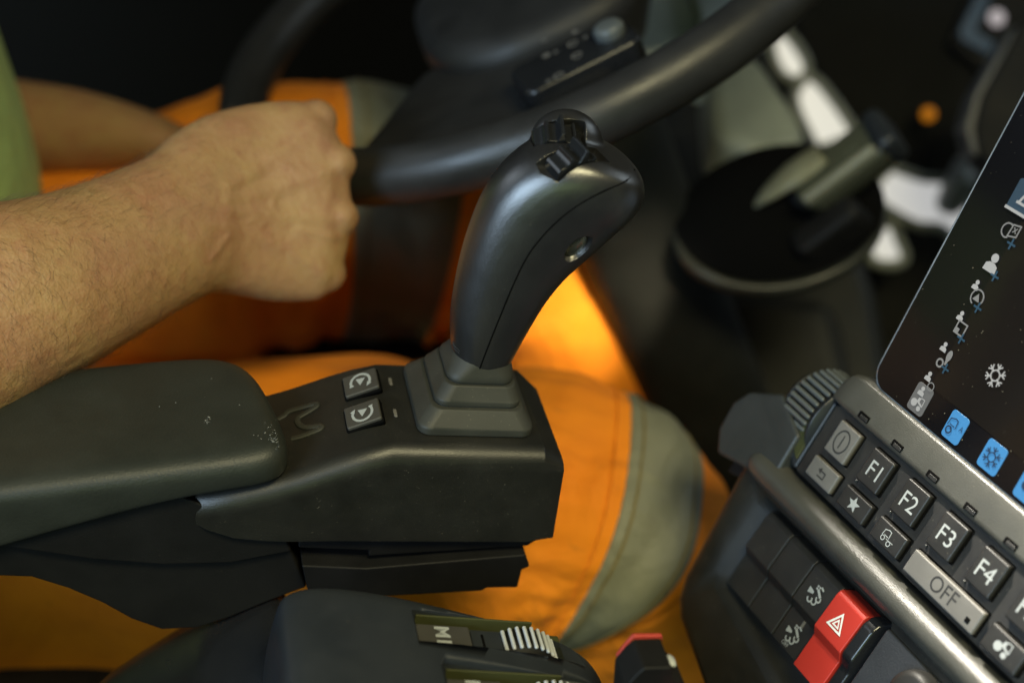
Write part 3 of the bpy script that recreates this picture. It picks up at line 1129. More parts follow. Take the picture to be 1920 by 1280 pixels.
a, b = scr(1763, 680)
mark("gear_icon", SC, a, b, .0022, stroke(arc(0, 0, .8, 0, 345, 14), .4, True), M['uidim'], disp, Z2)
a, b = scr(1746, 725)
mark("ring_icon", SC, a, b, .0020, stroke(arc(0, 0, .9, 0, 345, 14), .25, True), M['uidim'], disp, Z2)
a, b = scr(1897, 434)
mark("bale_icon", SC, a, b, .0042, stroke(arc(-.5, -.1, .75, 60, 300, 14), .16) + stroke([(-.2, -.6), (.9, -.3), (.9, .9), (-.1, .7)], .16, True) + stroke([(.2, 0), (.6, .5)], .12) + stroke([(.2, .5), (.6, 0)], .12), M['uidim'], disp, Z2)
# settled dust on the glass
dv = []
for _ in range(110):
    x, y = random.uniform(.002, .10), random.uniform(.0, .15)
    s = random.choice((.00010, .00014, .00018, .0003))
    dv.append(ball_data(SC(x, y, .00045), (s, s * random.uniform(.6, 1.5), s * .4), ku, sv, snn, 6))
vs, fs = join(dv)
add("dust", vs, fs, plastic("dust", (.10, .09, .06), .9, 500, 0, 0), disp, kind='stuff')

# rocker switch panel
rp = thing("rocker_switch_panel", "black switch panel with red hazard rocker below the keypad", "switch panel", K(-30, -100, -40))
HO = [(-101, -36), (-103, -44), (-98, -99), (-97, -112), (-92, -124), (-84, -131), (-60, -139), (-30, -150), (20, -170), (130, -170), (130, -36)]
IN = [(-74, -51), (-76, -58), (-75, -92), (-70, -100), (-14, -111), (16, -112), (20, -106), (22, -54), (20, -50)]
# frame = ring between outer and inner outline, plus a recessed floor
vs, fs = prism_data(KEY, [(a * mm, b * mm) for a, b in HO], -.034, -.002, 'z')
ho = raw_obj(vs, fs)
m_ = ho.modifiers.new("b", 'BEVEL')
m_.width = .006
m_.segments = 4
m_.limit_method = 'ANGLE'
hm = bake(ho)
drop(ho)
inn = []
for g, z in ((0, -12), (4.5, 1)):
    c_ = V((sum(p[0] for p in IN) / len(IN), sum(p[1] for p in IN) / len(IN), 0))
    inn.append([K(p[0] + (g if p[0] > c_.x else -g) * (1 if abs(p[0] - c_.x) > 20 else .2), p[1] + (g if p[1] > c_.y else -g) * .8, z) for p in IN])
hm = cut(hm, [loft_data(inn)])
link("housing", shift(hm, org(rp)), M['shell'], rp, org(rp))
# rounded ridge bar above the recess
secs = []
for u, s in ((-100, .35), (-97, .75), (-92, .95), (-84, 1), (-40, 1), (20, 1), (80, 1), (130, 1)):
    secs.append([K(u, -38.5 + 9.2 * s * math.cos(R(t)), -9 + 14.0 * s * math.sin(R(t))) for t in range(-10, 191, 20)] + [K(u, -38.5 - 9 * s, -20), K(u, -38.5 + 9 * s, -20)])
loft("ridge_bar", secs, M['strip'], rp)
# the rockers: a concave V in the v direction
for i, u in enumerate((-62.3, -41.4, -20.5, .9)):
    red = i == 3
    hw = 10.1
    lift = 3.0 if red else 0
    prf = [(-97.5, -12), (-97.5, -6.0 + lift), (-79.5, -6.6 + lift), (-75.0, -3.2 + lift), (-56.0, -4.4 + lift), (-53.6, -6.0 + lift), (-52.5, -12)]
    vs = []
    rk = prism("hazard_rocker" if red else "rocker", Frame(KEY.o, ku, kv, kn), [(a * mm, b * mm) for a, b in prf], (u - hw) * mm, (u + hw) * mm, M['red'] if red else M['key'], rp, axis='x', bevel=.0006, seg=2, angle=15)
    if red:
        rk["label"] = "red hazard warning rocker with white triangle"
        t3 = Frame(K(u, -65.5, -.75), ku, (kv * 19 + kn * -1.2).normalized(), ku.cross((kv * 19 + kn * -1.2).normalized()).normalized())
        tri = lambda s: [(s * math.cos(R(90 + 120 * k)), s * math.sin(R(90 + 120 * k)) - .0) for k in range(3)]

        def trif(s0, s1):
            A, B = tri(s0), tri(s1)
            return [[A[k], A[(k + 1) % 3], B[(k + 1) % 3], B[k]] for k in range(3)]
        mark("hazard_triangle", t3, 0, -.001, .0062, trif(1.0, .68) + trif(.46, .22), M['white'], rk, .0003)
    if i in (2,):
        DPF = [[(-1.25, -.55), (-1.25, .25), (-.35, .05), (-.35, -.25)]]
        DPF += [disc(-.25 + .34 * (k % 2), .95 - .33 * (k // 2), .15, 8) for k in range(4)]
        DPF += stroke([(.35, 1.1), (.7, .95)], .24) + stroke([(.1, .55), (.75, .1)], .36)
        for (qx, qy) in ((.75, -.25), (.35, -.85), (-.35, -.95)):
            DPF += stroke(arc(qx, qy, .36, 180, 400, 8), .2)
        for (vv, zz) in ((-65.5, -3.75), (-88.5, -6.25)):
            fr3 = Frame(K(u, vv, zz), ku, kv, kn)
            mark("regeneration_icon", fr3, .0002, .0004, .0040, DPF, M['pale'], rk, .0005)
        lettering("rocker_lettering", "OFF", Frame(K(u - .8, -95.0, -6.1), ku, kv, kn), 0, 0, .0021, M['pale'], rk, .0005)
        pad_block("status_lamp", Frame(K(u + 1.5, -81.8, -6.5), ku, kv, kn), 0, 0, .0007, .0018, .0002, -.001, .0005, .0001, M['keygrey'], rk)
# shiny guard right of the hazard rocker and grained filler plate
prism("hazard_guard", Frame(KEY.o, ku, kv, kn), [(-.112, -.012), (-.110, -.0035), (-.080, -.0040), (-.074, .0000), (-.057, -.0010), (-.0525, -.004), (-.0505, -.012)], .0113, .0190, M['gloss'], rp, axis='x', bevel=.0018, seg=4)
prism("filler_plate", KEY, [(.024, -.160), (.024, -.050), (.125, -.050), (.125, -.160)], -.010, -.0005, plastic("grained_plate", (.022, .025, .030), .5, 900, .5, .1), rp, axis='z', bevel=.001)
loft("rotary_knob", [ring(K(56, -62, z), ku * r * mm, kv * r * mm, 32) for z, r in ((-6, 12), (4, 11.5), (7, 10.5), (8, 8))], M['key'], rp)
prism("console_pillar", KEY, [(-.118, -.060), (-.106, -.030), (.13, -.030), (.13, -.18), (-.02, -.20), (-.085, -.150)], -.16, -.036, M['dash'], rp, axis='z', bevel=.008, seg=3)

# ------------------------------------------------------------------ steering wheel
WC = P(987.4, -28.9, .9212)
waz, wel = 3.30978961, 1.18737211
wn = V((math.cos(wel) * math.cos(waz), math.cos(wel) * math.sin(waz), math.sin(wel)))
wa = wn.cross(ez).normalized()
wb = wn.cross(wa).normalized()
WR, WT = .2039, .0158
WF = Frame(WC, wa, wb, wn)
whl = thing("steering_wheel", "large black leather steering wheel behind the joystick, gripped by the fist", "steering wheel", WC)


def wp(t, r=WR, z=0):
    return WF(math.cos(t) * r, math.sin(t) * r, z)


NR = 120
rings = []
for i in range(NR):
    t = 2 * math.pi * i / NR
    d = wa * math.cos(t) + wb * math.sin(t)
    rings.append(ring(wp(t), d * WT, wn * WT * 1.08, 20))
vs, fs = loft_data(rings + [rings[0]], False)
add("rim", vs, fs, M['wheel'], whl)


def wang(px, py):
    a, b, _ = WF.onz(px, py)
    return math.atan2(b, a)


def spoke(name, t, w0, w1, mat, r0=.06, r1=WR - .008, z0=-.006, zr=0, th=.012, drop_=.016):
    d = wa * math.cos(t) + wb * math.sin(t)
    s = wn.cross(d)
    rr_ = []
    for k in range(7):
        f = k / 6
        r = r0 + (r1 - r0) * f
        w = w0 + (w1 - w0) * f
        c = WC + d * r + wn * (z0 * f - drop_ * (1 - f))
        rr_.append(ring(c, s * w, wn * th / 2, 16, 3.5))
    return loft(name, rr_, mat, whl, sub=1)


loft("hub", [ring(WC + wn * z, wa * r, wb * r * .92, 40, 2.6) for z, r in ((-.07, .050), (-.045, .070), (-.012, .086), (.002, .084), (.008, .070), (.010, .030))], M['hub'], whl)
t1 = wang(800, 285)
spoke("spoke", t1, .058, .060, M['hub'])
t2 = wang(1040, 120)
s2 = spoke("spoke", t2, .036, .022, M['hub'])
spoke("spoke", wang(1390, 20) - .55, .034, .022, M['hub'])
spoke("spoke", t1 + 1.75, .036, .024, M['hub'])
# switch pod with small white symbols on the near spoke
pdv = on_plane(1075, 100, WC + wn * .012, wn)
pl = WF.loc(pdv)
PX = (on_plane(1150, 62, WC + wn * .012, wn) - pdv).normalized()
PO = Frame(pdv, PX, wn.cross(PX), wn)
pod = pad_block("switch_pod", PO, 0, 0, .036, .020, .008, -.020, .000, .003, M['gloss'], whl)
for (px, py) in ((1020, 76), (1024, 104), (1042, 98), (1078, 60), (1074, 82), (1098, 70), (1028, 152), (1048, 142), (1082, 104)):
    a, b, _ = PO.onz(px, py, .0005)
    mark("switch_symbol", PO, a, b, .0030, random.choice((PERS, PLUS, stroke(arc(0, 0, .9, 0, 300, 10), .45), [disc(0, 0, .9, 10)])), M['keygrey'], pod, .0005)
kc = PO(*PO.onz(1142, 58, .003))
loft("scroll_knob", [ring(kc + wn * z, PO.x * r, PO.y * r, 24) for z, r in ((-.004, .009), (.002, .009), (.004, .0075), (.0045, .005))], M['rib'], pod)

# ------------------------------------------------------------------ instrument surround behind the wheel
ins = thing("instrument_surround", "silver grey dash trim seen through the steering wheel at the top", "dash trim", P(1250, 60, .99))


def slab(name, pxs, d, th, mat, parent=None, bevel=.003, tilt=(0, 0), **kw):
    c = (sum(p[0] for p in pxs) / len(pxs), sum(p[1] for p in pxs) / len(pxs))
    o = P(c[0], c[1], d)
    n = (-FW + RT * tilt[0] + UP * tilt[1]).normalized()
    vs = [on_plane(x, y, o, n) for x, y in pxs]
    k = len(vs)
    vs = vs + [v - n * th for v in vs]
    fs = [tuple(range(k)), tuple(range(2 * k - 1, k - 1, -1))] + [(i, (i + 1) % k, k + (i + 1) % k, k + i) for i in range(k)]
    return add(name, vs, fs, mat, parent, bevel=bevel, seg=3, **kw)


glow_rim = plastic("glow_rim", (.22, .24, .21), .4, 600, .1, .1)  # pale tone for the painted glow round the window gaps
pale_trim = plastic("pale_trim", (.52, .56, .55), .4, 600, .1, .1)
slab("trim_panel", [(1150, 120), (1170, -120), (1262, -120), (1310, 60), (1330, 170)], 1.00, .02, pale_trim, ins, tilt=(.1, .5))
slab("trim_panel", [(1272, -120), (1500, -120), (1420, 60), (1322, 62)], 1.005, .02, pale_trim, ins, tilt=(.1, .55))
slab("polished_edge", [(1178, 48), (1208, -20), (1224, -20), (1196, 56)], .985, .01, M['silver'], ins, .002, tilt=(-.2, .6))

# ------------------------------------------------------------------ steering column and dash
colm = thing("steering_column", "dark steering column shroud below the wheel", "steering column", P(1300, 640, 1.12))
rr_ = []
for f, r in ((.03, .045), (.08, .046), (.16, .045), (.26, .045), (.36, .047), (.48, .050)):
    c = WC - wn * f + RT * .005
    rr_.append(ring(c, wa * r, wb * r * 1.05, 28, 2.8))
loft("shroud", rr_, M['dash'], colm, sub=1)
dsh = thing("dashboard", "dark dashboard bulk beyond the steering column", "dashboard", P(1500, 700, 1.4))
slab("front_panel", [(1200, 80), (1400, 60), (1560, 300), (1640, 540), (1700, 900), (1300, 1000), (1190, 640), (1150, 480), (1150, 330)], 1.26, .12, M['dash'], dsh, .02, tilt=(-.25, .35))
slab("lower_panel", [(1215, 700), (1240, 520), (1560, 560), (1700, 1100), (1290, 1200)], 1.20, .1, M['dash'], dsh, .02, tilt=(-.3, .2))
slab("upper_panel", [(1440, -60), (2100, -60), (2100, 330), (1780, 350), (1660, 330), (1590, 260), (1510, 130)], 1.40, .06, M['wall'], dsh, .015, tilt=(-.2, .0))
slab("pillar_panel", [(1660, 440), (1790, 420), (1980, 400), (1980, 900), (1560, 900), (1600, 560)], 1.36, .06, M['wall'], dsh, .015, tilt=(-.2, .1))
slab("side_ledge", [(1330, 130), (1420, 95), (1500, 210), (1520, 260), (1440, 290), (1340, 250)], 1.08, .05, plastic("grey_ledge", (.30, .33, .27), .5, 500, .2, .1), dsh, .012, tilt=(.2, .9))
slab("vent_ledge", [(1778, 325), (1797, 284), (1828, 265), (1850, 315), (1830, 345)], 1.28, .05, plastic("slate_ledge", (.24, .26, .25), .5, 500, .2, .1), dsh, .012, tilt=(.2, .9))
# round recess below the stalk
rc_ = P(1462, 405, .985)
rn_ = (-FW + UP * .25 + RT * -.1).normalized()
rx_ = (RT - rn_ * RT.dot(rn_)).normalized()
rx_ = (rx_ * math.cos(R(12)) + rn_.cross(rx_) * math.sin(R(12))).normalized()
ry_ = rn_.cross(rx_)
RF = Frame(rc_, rx_, ry_, rn_)
rnd = thing("round_dash_recess", "oval dark recess with a rounded rim beneath the stalk", "recess", rc_)
A_, B_ = .073, .052
rings = []
for i in range(60):
    t = 2 * math.pi * i / 60
    d = (rx_ * math.cos(t) * A_ + ry_ * math.sin(t) * B_)
    e = d.normalized()
    k = .22 + .78 * min(1, max(0, .25 - .9 * math.sin(t) - .25 * math.cos(t)))
    rings.append(ring(rc_ + d - rn_ * (.012 * (1 - k)), e * .0050 * k, rn_ * .008 * k, 12))
vs, fs = loft_data(rings + [rings[0]], False)
add("recess_rim", vs, fs, plastic("rim_grey", (.026, .028, .022), .4, 700, .2, .1), rnd)
loft("recess_floor", [ring(rc_ - rn_ * z, rx_ * A_ * s, ry_ * B_ * s, 40) for z, s in ((.0, 1.0), (.02, .95), (.030, .4))], M['pit'], rnd)  # black colour stands in for the shade inside the recess
# stalk
stk = thing("column_stalk", "blurred grey lever with a stepped paddle handle right of the joystick", "lever", P(1540, 330, 1.0))
lv = [P(1408, 392, 1.00), P(1440, 362, .985), P(1490, 325, .975), P(1540, 290, .97)]
LN = (-FW * .5 + UP * .8 - RT * .4).normalized()
tube("lever_arm", catmull(lv, 4), cr([.003, .011, .015, .013], 4), plastic("stalk_lit_grey", (.26, .26, .18), .3, 700, .1, .1), stk, 16, LN, .38)  # pale colour carries the highlight along the stalk
lb = (P(1560, 330, .98) - P(1430, 400, 1.02)).normalized()
add("lever_body", *ball_data(P(1500, 378, 1.005), (.042, .020, .020), lb, (UP - lb * UP.dot(lb)).normalized(), lb.cross((UP - lb * UP.dot(lb)).normalized()), 20), M['dark'], stk)
HX = (P(1640, 262, .945) - P(1530, 345, .965)).normalized()
HN = (-FW * .8 + UP * .6 - RT * .2)
HN = (HN - HX * HN.dot(HX)).normalized()
HF = Frame(P(1572, 318, .955), HX, HN.cross(HX), HN)
pad_block("paddle", HF, .003, .004, .036, .017, .010, -.016, .004, .004, plastic("stalk_olive", (.075, .08, .055), .24, 700, .2, .1), stk)
pad_block("paddle_ridge", HF, .000, -.0085, .029, .0032, .002, 0, .0085, .002, plastic("stalk_highlight", (.26, .26, .19), .35, 700, .2, .1), stk)  # ridge painted pale as the highlight on the handle
pad_block("paddle_tip", HF, .036, .004, .007, .0175, .006, -.017, .008, .005, M['satin'], stk)
pad_block("under_grip", HF, -.030, -.020, .026, .011, .008, -.036, -.010, .005, M['dark'], stk)

# ------------------------------------------------------------------ bright gaps to the outside, far displays, lamps
wins = [("tall bright window gap above the stalk, nearest the wheel rim", [(1455, 66), (1478, 72), (1505, 110), (1508, 132), (1492, 146), (1466, 134), (1450, 96)], 1.30),
        ("tall bright window gap just above the stalk's paddle", [(1515, 152), (1540, 168), (1592, 242), (1575, 258), (1536, 270), (1520, 250), (1496, 190)], 1.30),
        ("wide bright window gap right of the stalk by the screen", [(1680, 322), (1730, 340), (1770, 346), (1810, 390), (1790, 440), (1760, 420), (1715, 414), (1650, 368)], 1.30),
        ("small round bright window gap below the stalk", [(1646, 432), (1670, 425), (1682, 450), (1692, 480), (1674, 492), (1640, 486), (1632, 456)], 1.30),
        ("thin bright window gap at the upper corner of the touchscreen", [(1812, 272), (1830, 268), (1850, 300), (1838, 320), (1818, 290)], 1.30)]
for lab, pxs, d in wins:
    c = (sum(p[0] for p in pxs) / len(pxs), sum(p[1] for p in pxs) / len(pxs))
    o = P(c[0], c[1], d)
    vs0 = [P(x, y, d) for x, y in pxs]
    ww = thing("window_gap", lab, "window", o, "bright gaps to the outside")
    n0 = len(vs0)
    vs0 = [o + (v - o) * 1.16 for v in vs0]
    sm = catmull(vs0 + [vs0[0]], 4)[:-1]
    k = len(sm)
    vs = sm + [v + FW * .004 for v in sm]
    fs = [tuple(range(k)), tuple(range(2 * k - 1, k - 1, -1))] + [(i, (i + 1) % k, k + (i + 1) % k, k + i) for i in range(k)]
    add("pane", vs, fs, M['day'], ww, smooth=False)
    tube("gap_glow_rim", sm + [sm[0], sm[1]], .0050, glow_rim, ww, 6)  # pale rim stands in for the soft glow round the gap
am = thing("amber_lamp", "small round amber lamp glowing in the dark upper right", "lamp", P(1740, 215, 1.36))
loft("lens", [ring(P(1740, 215, 1.36) - FW * z, RT * r, UP * r, 20) for z, r in ((0, .0062), (.004, .0058), (.006, .003))], M['amber'], am)
loft("bezel", [ring(P(1740, 215, 1.36) - FW * z, RT * r, UP * r, 20) for z, r in ((-.01, .0085), (.001, .0085), (.002, .0066), (-.001, .0064))], M['dark'], am)
fd = thing("far_display", "small dim blue lit display frame in the upper right corner", "display", P(1840, 50, 1.37))
slab("display_body", [(1780, 80), (1830, -30), (1960, -30), (1900, 140), (1850, 140)], 1.375, .02, M['dark'], fd, .003)
slab("lit_edge", [(1800, 60), (1835, -10), (1860, -10), (1828, 58), (1864, 80), (1858, 102), (1806, 74)], 1.370, .003, M['dimblue'], fd, .001)
add("lit_symbol", *ball_data(P(1869, 34, 1.368), (.0078, .0078, .003), RT, UP, FW, 12), M['soft'], fd)
sm_ = thing("side_monitor", "dark monitor with a rounded grey edge behind the touchscreen's upper corner", "monitor", P(1900, 200, 1.1))
slab("casing", [(1915, 40), (2050, 40), (2050, 420), (1870, 330), (1836, 290), (1828, 240), (1842, 180)], 1.12, .04, M['dark'], sm_, .006)
slab("casing_edge", [(1903, 50), (1916, 50), (1844, 180), (1830, 240), (1838, 292), (1824, 290), (1810, 240), (1828, 176)], 1.125, .03, plastic("grey_edge", (.10, .10, .10), .4, 700, .1, 0), sm_, .003)

# ------------------------------------------------------------------ person
per = thing("person", "person in orange work trousers and green shirt, bare fist on the steering wheel", "person", P(-260, 900, .95))


def arm_loft(st, n=28, up=None):
    cs, av, bv = [], [], []
    for (t, b, d, hb) in st:
        a, c = P(*t, d), P(*b, d)
        cs.append((a + c) / 2)
        av.append((a - c) / 2)
        bv.append(hb)
    cs, av, bv = catmull(cs, 5), catmull(av, 5), cr(bv, 5)
    out = []
    for i in range(len(cs)):
        t = (cs[min(i + 1, len(cs) - 1)] - cs[max(i - 1, 0)]).normalized()
        a = av[i]
        dirn = t.cross(a).normalized()
        out.append(ring(cs[i], a, dirn * bv[i], n, 2.15))
    return loft_data(out)


right = [((-520, 330), (-380, 900), .60, .055), ((-330, 400), (-230, 890), .625, .052), ((-190, 405), (-100, 850), .645, .048), ((-20, 384), (70, 742), .665, .043), ((90, 363), (175, 682), .683, .038), ((190, 330), (268, 624), .702, .033),
         ((275, 294), (345, 577), .718, .028), ((322, 254), (395, 551), .730, .026), ((385, 217), (440, 553), .742, .024), ((470, 195), (515, 566), .754, .021), ((555, 189), (578, 565), .761, .019), ((598, 204), (604, 560), .765, .018), ((622, 240), (626, 530), .768, .014), ((634, 280), (638, 480), .771, .010)]
parts = [arm_loft(right)]
kn_ = [((594, 226), .0112, .766), ((632, 306), .0105, .761), ((638, 407), .0102, .761), ((612, 512), .0108, .766)]
for (q, r, d) in kn_:
    k0 = P(q[0] - 110, q[1] + (380 - q[1]) * .10, d - .002)
    k1 = P(q[0], q[1], d)
    vs, fs = tube_data([k0, (k0 + k1) / 2, k1], [r * .85, r * .95, r], 14)
    parts.append((vs, fs))
    parts.append(ball_data(k1, r * 1.03, n=16))
    j1 = P(q[0] - 6, q[1] + 4, d + .038)
    j2 = P(q[0] - 70, q[1] + 6, d + .062)
    j3 = P(q[0] - 130, q[1] + 2, d + .048)
    ch = catmull([k1, j1, j2, j3], 4)
    parts.append(tube_data(ch, cr([r * .92, r * .86, r * .78, r * .62], 4), 14))
    parts.append(ball_data(j3, r * .64, n=12))
th_ = catmull([P(420, 305, .765), P(470, 285, .795), P(530, 290, .822), P(590, 315, .836)], 4)
parts.append(tube_data(th_, cr([.016, .015, .0125, .010], 4), 14))
parts.append(ball_data(P(590, 315, .836), .0102, n=12))
am_me = fuse(parts, .0016, 12)
# extensor tendons and raised veins of the back of the hand, pushed out of the surface along the normals
bva = bvh_of(am_me)
lines = []
for q in (((430, 350), (520, 290), (590, 232)), ((430, 375), (540, 345), (640, 312)), ((430, 395), (540, 402), (645, 408)), ((425, 420), (520, 460), (612, 515))):
    lines.append(([surf(bva, *p)[0] for p in q], .0011, .0042))
for q in (((470, 450), (505, 400), (520, 360), (560, 340)), ((400, 480), (440, 430), (500, 405)), ((560, 430), (600, 440), (640, 446)), ((500, 300), (545, 315), (560, 345))):
    lines.append(([surf(bva, *p)[0] for p in q], .0008, .0020))
segs = []
for pts, amp, wid in lines:
    if any(p is None for p in pts):
        continue
    pts = catmull(pts, 4)
    for a, b in zip(pts[:-1], pts[1:]):
        segs.append((a, b, amp, wid))
nrm = [v.normal.copy() for v in am_me.vertices]
xmin = P(380, 400, .75).x
for i, v in enumerate(am_me.vertices):
    if v.co.x < xmin:
        continue
    best = 0
    for a, b, amp, wid in segs:
        ab = b - a
        t = max(0, min(1, (v.co - a).dot(ab) / ab.length_squared))
        d = (v.co - a - ab * t).length
        if d < wid * 2.4:
            best = max(best, amp * math.exp(-(d / wid) ** 2))
    if best:
        v.co += nrm[i] * best
left = [((-420, 60), (-380, 420), 1.02, .055), ((-150, 92), (-120, 350), 1.00, .048), ((20, 118), (40, 312), .985, .042), ((150, 140), (160, 302), .970, .036), ((280, 182), (280, 288), .955, .029), ((370, 225), (370, 292), .945, .025), ((450, 235), (450, 305), .935, .022), ((505, 250), (505, 300), .93, .015)]
lp = [arm_loft(left)]
for (x, y) in ((500, 252), (512, 268), (512, 284), (500, 300)):
    ch = catmull([P(x - 40, y, .93), P(x, y, .925), P(x + 12, y + 2, .952), P(x - 25, y + 3, .972), P(x - 60, y, .962)], 3)
    lp.append(tube_data(ch, cr([.010, .0105, .0095, .0085, .007], 3), 12))
lp.append(tube_data(catmull([P(430, 262, .945), P(470, 268, .962), P(500, 275, .972)], 3), cr([.012, .011, .009], 3), 12))
la_me = fuse(lp, .003, 8)
bm = bmesh.new()
bm.from_mesh(am_me)
la_me.transform(Matrix.Translation(FW * .02 - UP * .008))
bm.from_mesh(la_me)
# torso and upper arms under the shirt join both arms into one figure
tor = raw_obj(*join([tube_data([P(-400, 1000, .93), P(-400, 700, .90), P(-430, 300, .86), P(-470, -50, .80)], [.12, .13, .14, .10], 20), tube_data([P(-450, 620, .612), P(-560, 300, .66), P(-500, 40, .78)], [.05, .055, .05], 14),
                     tube_data([P(-400, 240, 1.02), P(-500, 60, .98), P(-480, -20, .86)], [.055, .055, .05], 14)]))
bm.from_mesh(tor.data)
drop(tor)
body_me = bpy.data.meshes.new("body")
bm.to_mesh(body_me)
bm.free()
armb = bvh_of(am_me)
link("body", shift(body_me, org(per)), M['skin'], per, org(per))
# arm hair
hv, hf = [], []
polys = [p for p in am_me.polygons]
axis = (P(345, 430, .72) - P(0, 560, .66)).normalized()
x0, x1 = P(-120, 500, .66).x, P(420, 420, .74).x
cand = [p for p in polys if x0 < p.center.x < x1]
random.shuffle(cand)
made = 0
for p in cand:
    f = (x1 - p.center.x) / (x1 - x0)
    if random.random() > .10 + .75 * f:
        continue
    c = p.center
    nr = p.normal.normalized()
    down = (-UP * .9 + axis * random.uniform(-.1, .9) + V((random.uniform(-.5, .5), random.uniform(-.5, .5), random.uniform(-.5, .5)))).normalized()
    if (c - P(150, 500, .68)).dot(UP) > .015:
        down = (axis * .9 + UP * random.uniform(-.2, .5) + V((random.uniform(-.4, .4), random.uniform(-.4, .4), random.uniform(-.4, .4)))).normalized()
    tg = (down - nr * down.dot(nr)).normalized()
    L = random.uniform(.004, .011)
    sd = nr.cross(tg)
    w = .000030 + random.random() * .000024
    curl = random.uniform(-.25, .25)
    lift = random.uniform(.10, .38)
    o = len(hv)
    for k in range(4):
        t = k / 3
        q = c + tg * (L * t) + nr * (L * lift * math.sin(t * 1.9)) + sd * (L * curl * t * t)
        ww = w * (1 - t * .8)
        hv += [q + sd * ww, q - sd * ww * .5 + nr * ww, q - sd * ww * .5 - nr * ww]
    for k in range(3):
        for j in range(3):
            a = o + k * 3 + j
            b = o + k * 3 + (j + 1) % 3
            hf.append((a, b, b + 3, a + 3))
    made += 1
    if made > 4600:
        break
add("arm_hair", hv, hf, M['hair'], per, smooth=False, kind='stuff')


def leg(name, st, parent, band=None, n=132, wr=.004, seed=0, pucker=0):
    cs, rs_ = [], []
    for (x, y, d, r) in st:
        cs.append(P(x, y, d))
        rs_.append(r)
    m = 8
    cs, rs_ = catmull(cs, m), cr(rs_, m)
    rnd_ = random.Random(seed)
    ph = [rnd_.uniform(0, 6.28) for _ in range(8)]
    rings = []
    creases = [(rnd_.uniform(0, len(cs)), rnd_.uniform(0, 6.28), rnd_.uniform(-2.2, 2.2), rnd_.uniform(2.5, 7), rnd_.uniform(.12, .4), rnd_.choice((-1, 1)) * rnd_.uniform(.025, .06)) for _ in range(70)]
    for i, c in enumerate(cs):
        t = (cs[min(i + 1, len(cs) - 1)] - cs[max(i - 1, 0)]).normalized()
        a = UP - t * UP.dot(t)
        a.normalize()
        y = t.cross(a)
        r = []
        for j in range(n):
            th = 2 * math.pi * j / n
            w = 1 + (.035 * math.sin(3 * th + ph[0] + i * .13) + .025 * math.sin(5 * th + ph[1] - i * .21) + .018 * math.sin(i * .75 + ph[2] + 2 * th) + .012 * math.sin(i * 1.6 + ph[3] + th * 3))
            for (ci, ct, sl2, ln2, wd, am2) in creases:
                di = i - ci
                if abs(di) > ln2 * 2.2:
                    continue
                dt = (th - ct - sl2 * di / 10 + math.pi) % (2 * math.pi) - math.pi
                w += am2 * math.exp(-(di / ln2) ** 2 - (dt / wd) ** 2)
            if pucker:
                g = (i - band[0] * m + 4.5) / 4.5
                w += .016 * math.exp(-g * g) * math.sin(32 * th + 1.5 * math.sin(5 * th)) * (.6 + .4 * math.sin(7 * th))
            r.append(c + (a * math.cos(th) + y * math.sin(th)) * rs_[i] * w)
        rings.append(r)
    o = loft(name, rings, M['orange'], parent, sub=1)
    if band:
        i0, i1 = int(band[0] * m), int(band[1] * m)
        br = []
        for i in range(i0, i1 + 1):
            br.append([cs[i] + (p - cs[i]) * 1.016 for p in rings[i]])
        full = [[cs[i0] + (p - cs[i0]) * .99 for p in rings[i0]]] + br + [[cs[i1] + (p - cs[i1]) * .99 for p in rings[i1]]]
        loft("reflective_band", full, M['tape'], o, cap=False, sub=1)
        for ii in (i0 - 1, i0 + 1, i1 - 1):
            hem = [cs[ii] + (p - cs[ii]) * (1.008 if ii < i0 else 1.019) for p in rings[ii]]
            tube("stitched_seam", hem + hem[:2], .0009, M['thread'] if ii >= i0 else M['orange'], o, 6)
    return o


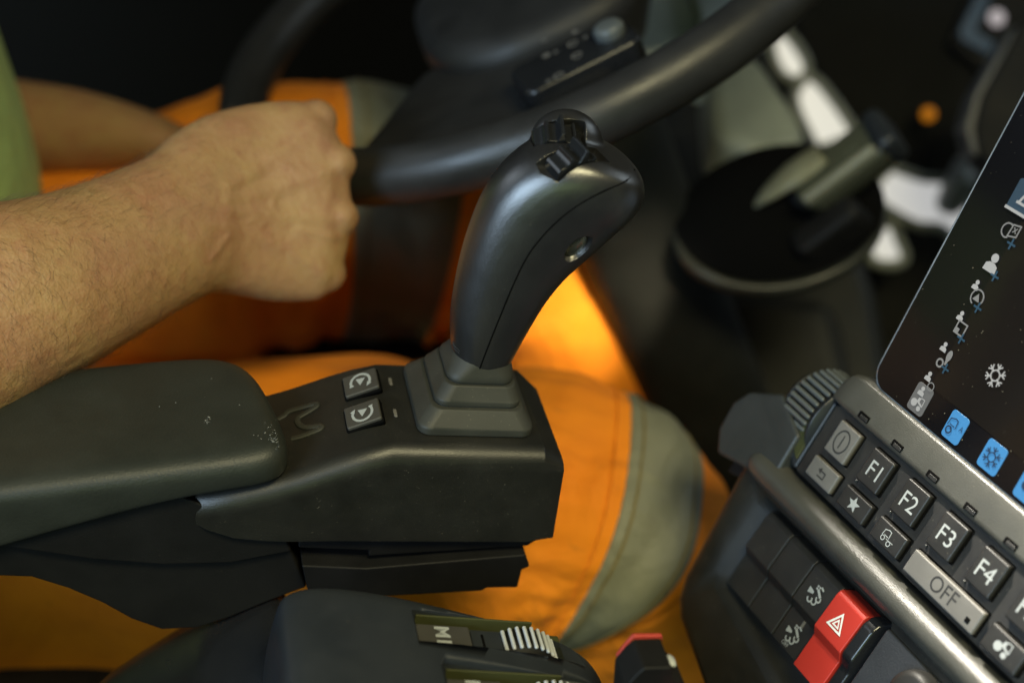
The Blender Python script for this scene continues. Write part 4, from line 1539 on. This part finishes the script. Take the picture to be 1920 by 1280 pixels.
leg("trouser_leg", [(-420, 960, .945, .108), (-100, 975, .945, .108), (250, 985, .935, .107), (600, 946, .905, .099), (860, 947, .875, .0895), (1010, 955, .868, .083), (1110, 985, .873, .079), (1168, 1030, .885, .0745), (1220, 1110, .90, .069), (1270, 1210, .925, .064), (1330, 1400, 1.0, .06), (1360, 1700, 1.1, .06)],
    per, (5.72, 6.55), seed=3, pucker=1)
leg("trouser_leg", [(-420, 600, 1.05, .096), (-100, 560, 1.05, .096), (240, 500, 1.055, .097), (420, 440, 1.062, .097), (570, 402, 1.07, .098), (760, 405, 1.085, .093), (880, 425, 1.095, .087), (970, 470, 1.10, .080), (1040, 550, 1.115, .073), (1085, 660, 1.135, .066), (1130, 820, 1.18, .060), (1180, 1020, 1.25, .058), (1220, 1300, 1.35, .058)],
    per, (4.4, 5.5), seed=5)
# shirt
sh = []
for (x, y, d, a, b) in ((-300, 760, .93, .120, .165), (-300, 560, .92, .128, .170), (-312, 400, .90, .130, .172), (-395, 200, .87, .128, .170), (-480, -20, .83, .125, .170), (-540, -260, .78, .11, .18), (-560, -380, .75, .06, .09)):
    sh.append(ring(P(x, y, d), ex * a, ey * b, 32, 2.3))
loft("shirt", sh, M['shirt'], per, sub=1)

# ------------------------------------------------------------------ seat
st_ = thing("driver_seat", "dark seat cushion beneath the orange trousers", "seat", V((-.25, .25, .30)))
SE = Frame(V((-.20, .20, .40)), ex, ey, ez)
pad_block("cushion", SE, -.02, .02, .22, .25, .06, -.12, .10, .03, M['seat'], st_)
pad_block("seat_back", SE, -.36, .02, .07, .25, .05, -.1, .70, .04, M['seat'], st_)
loft("pedestal", [rrect(SE, -.05, .02, .15, .18, .03, z) for z in (-.366, -.10)], M['dash'], st_)

# added spots with separate directions, standing in for sun on keypad strip and shin
spot("added_sun_spot_keypad", K(58, 8, 0), V((-.15, .5, .85)), 3.0, .052, 1500, (1.0, .93, .80), .35, ku, 1.6)
spot("added_sun_spot_leg", P(1078, 580, 1.05), V((.6, -.9, .6)), 3.0, .042, 6500, (1.0, .86, .60), .8, RT, .24)
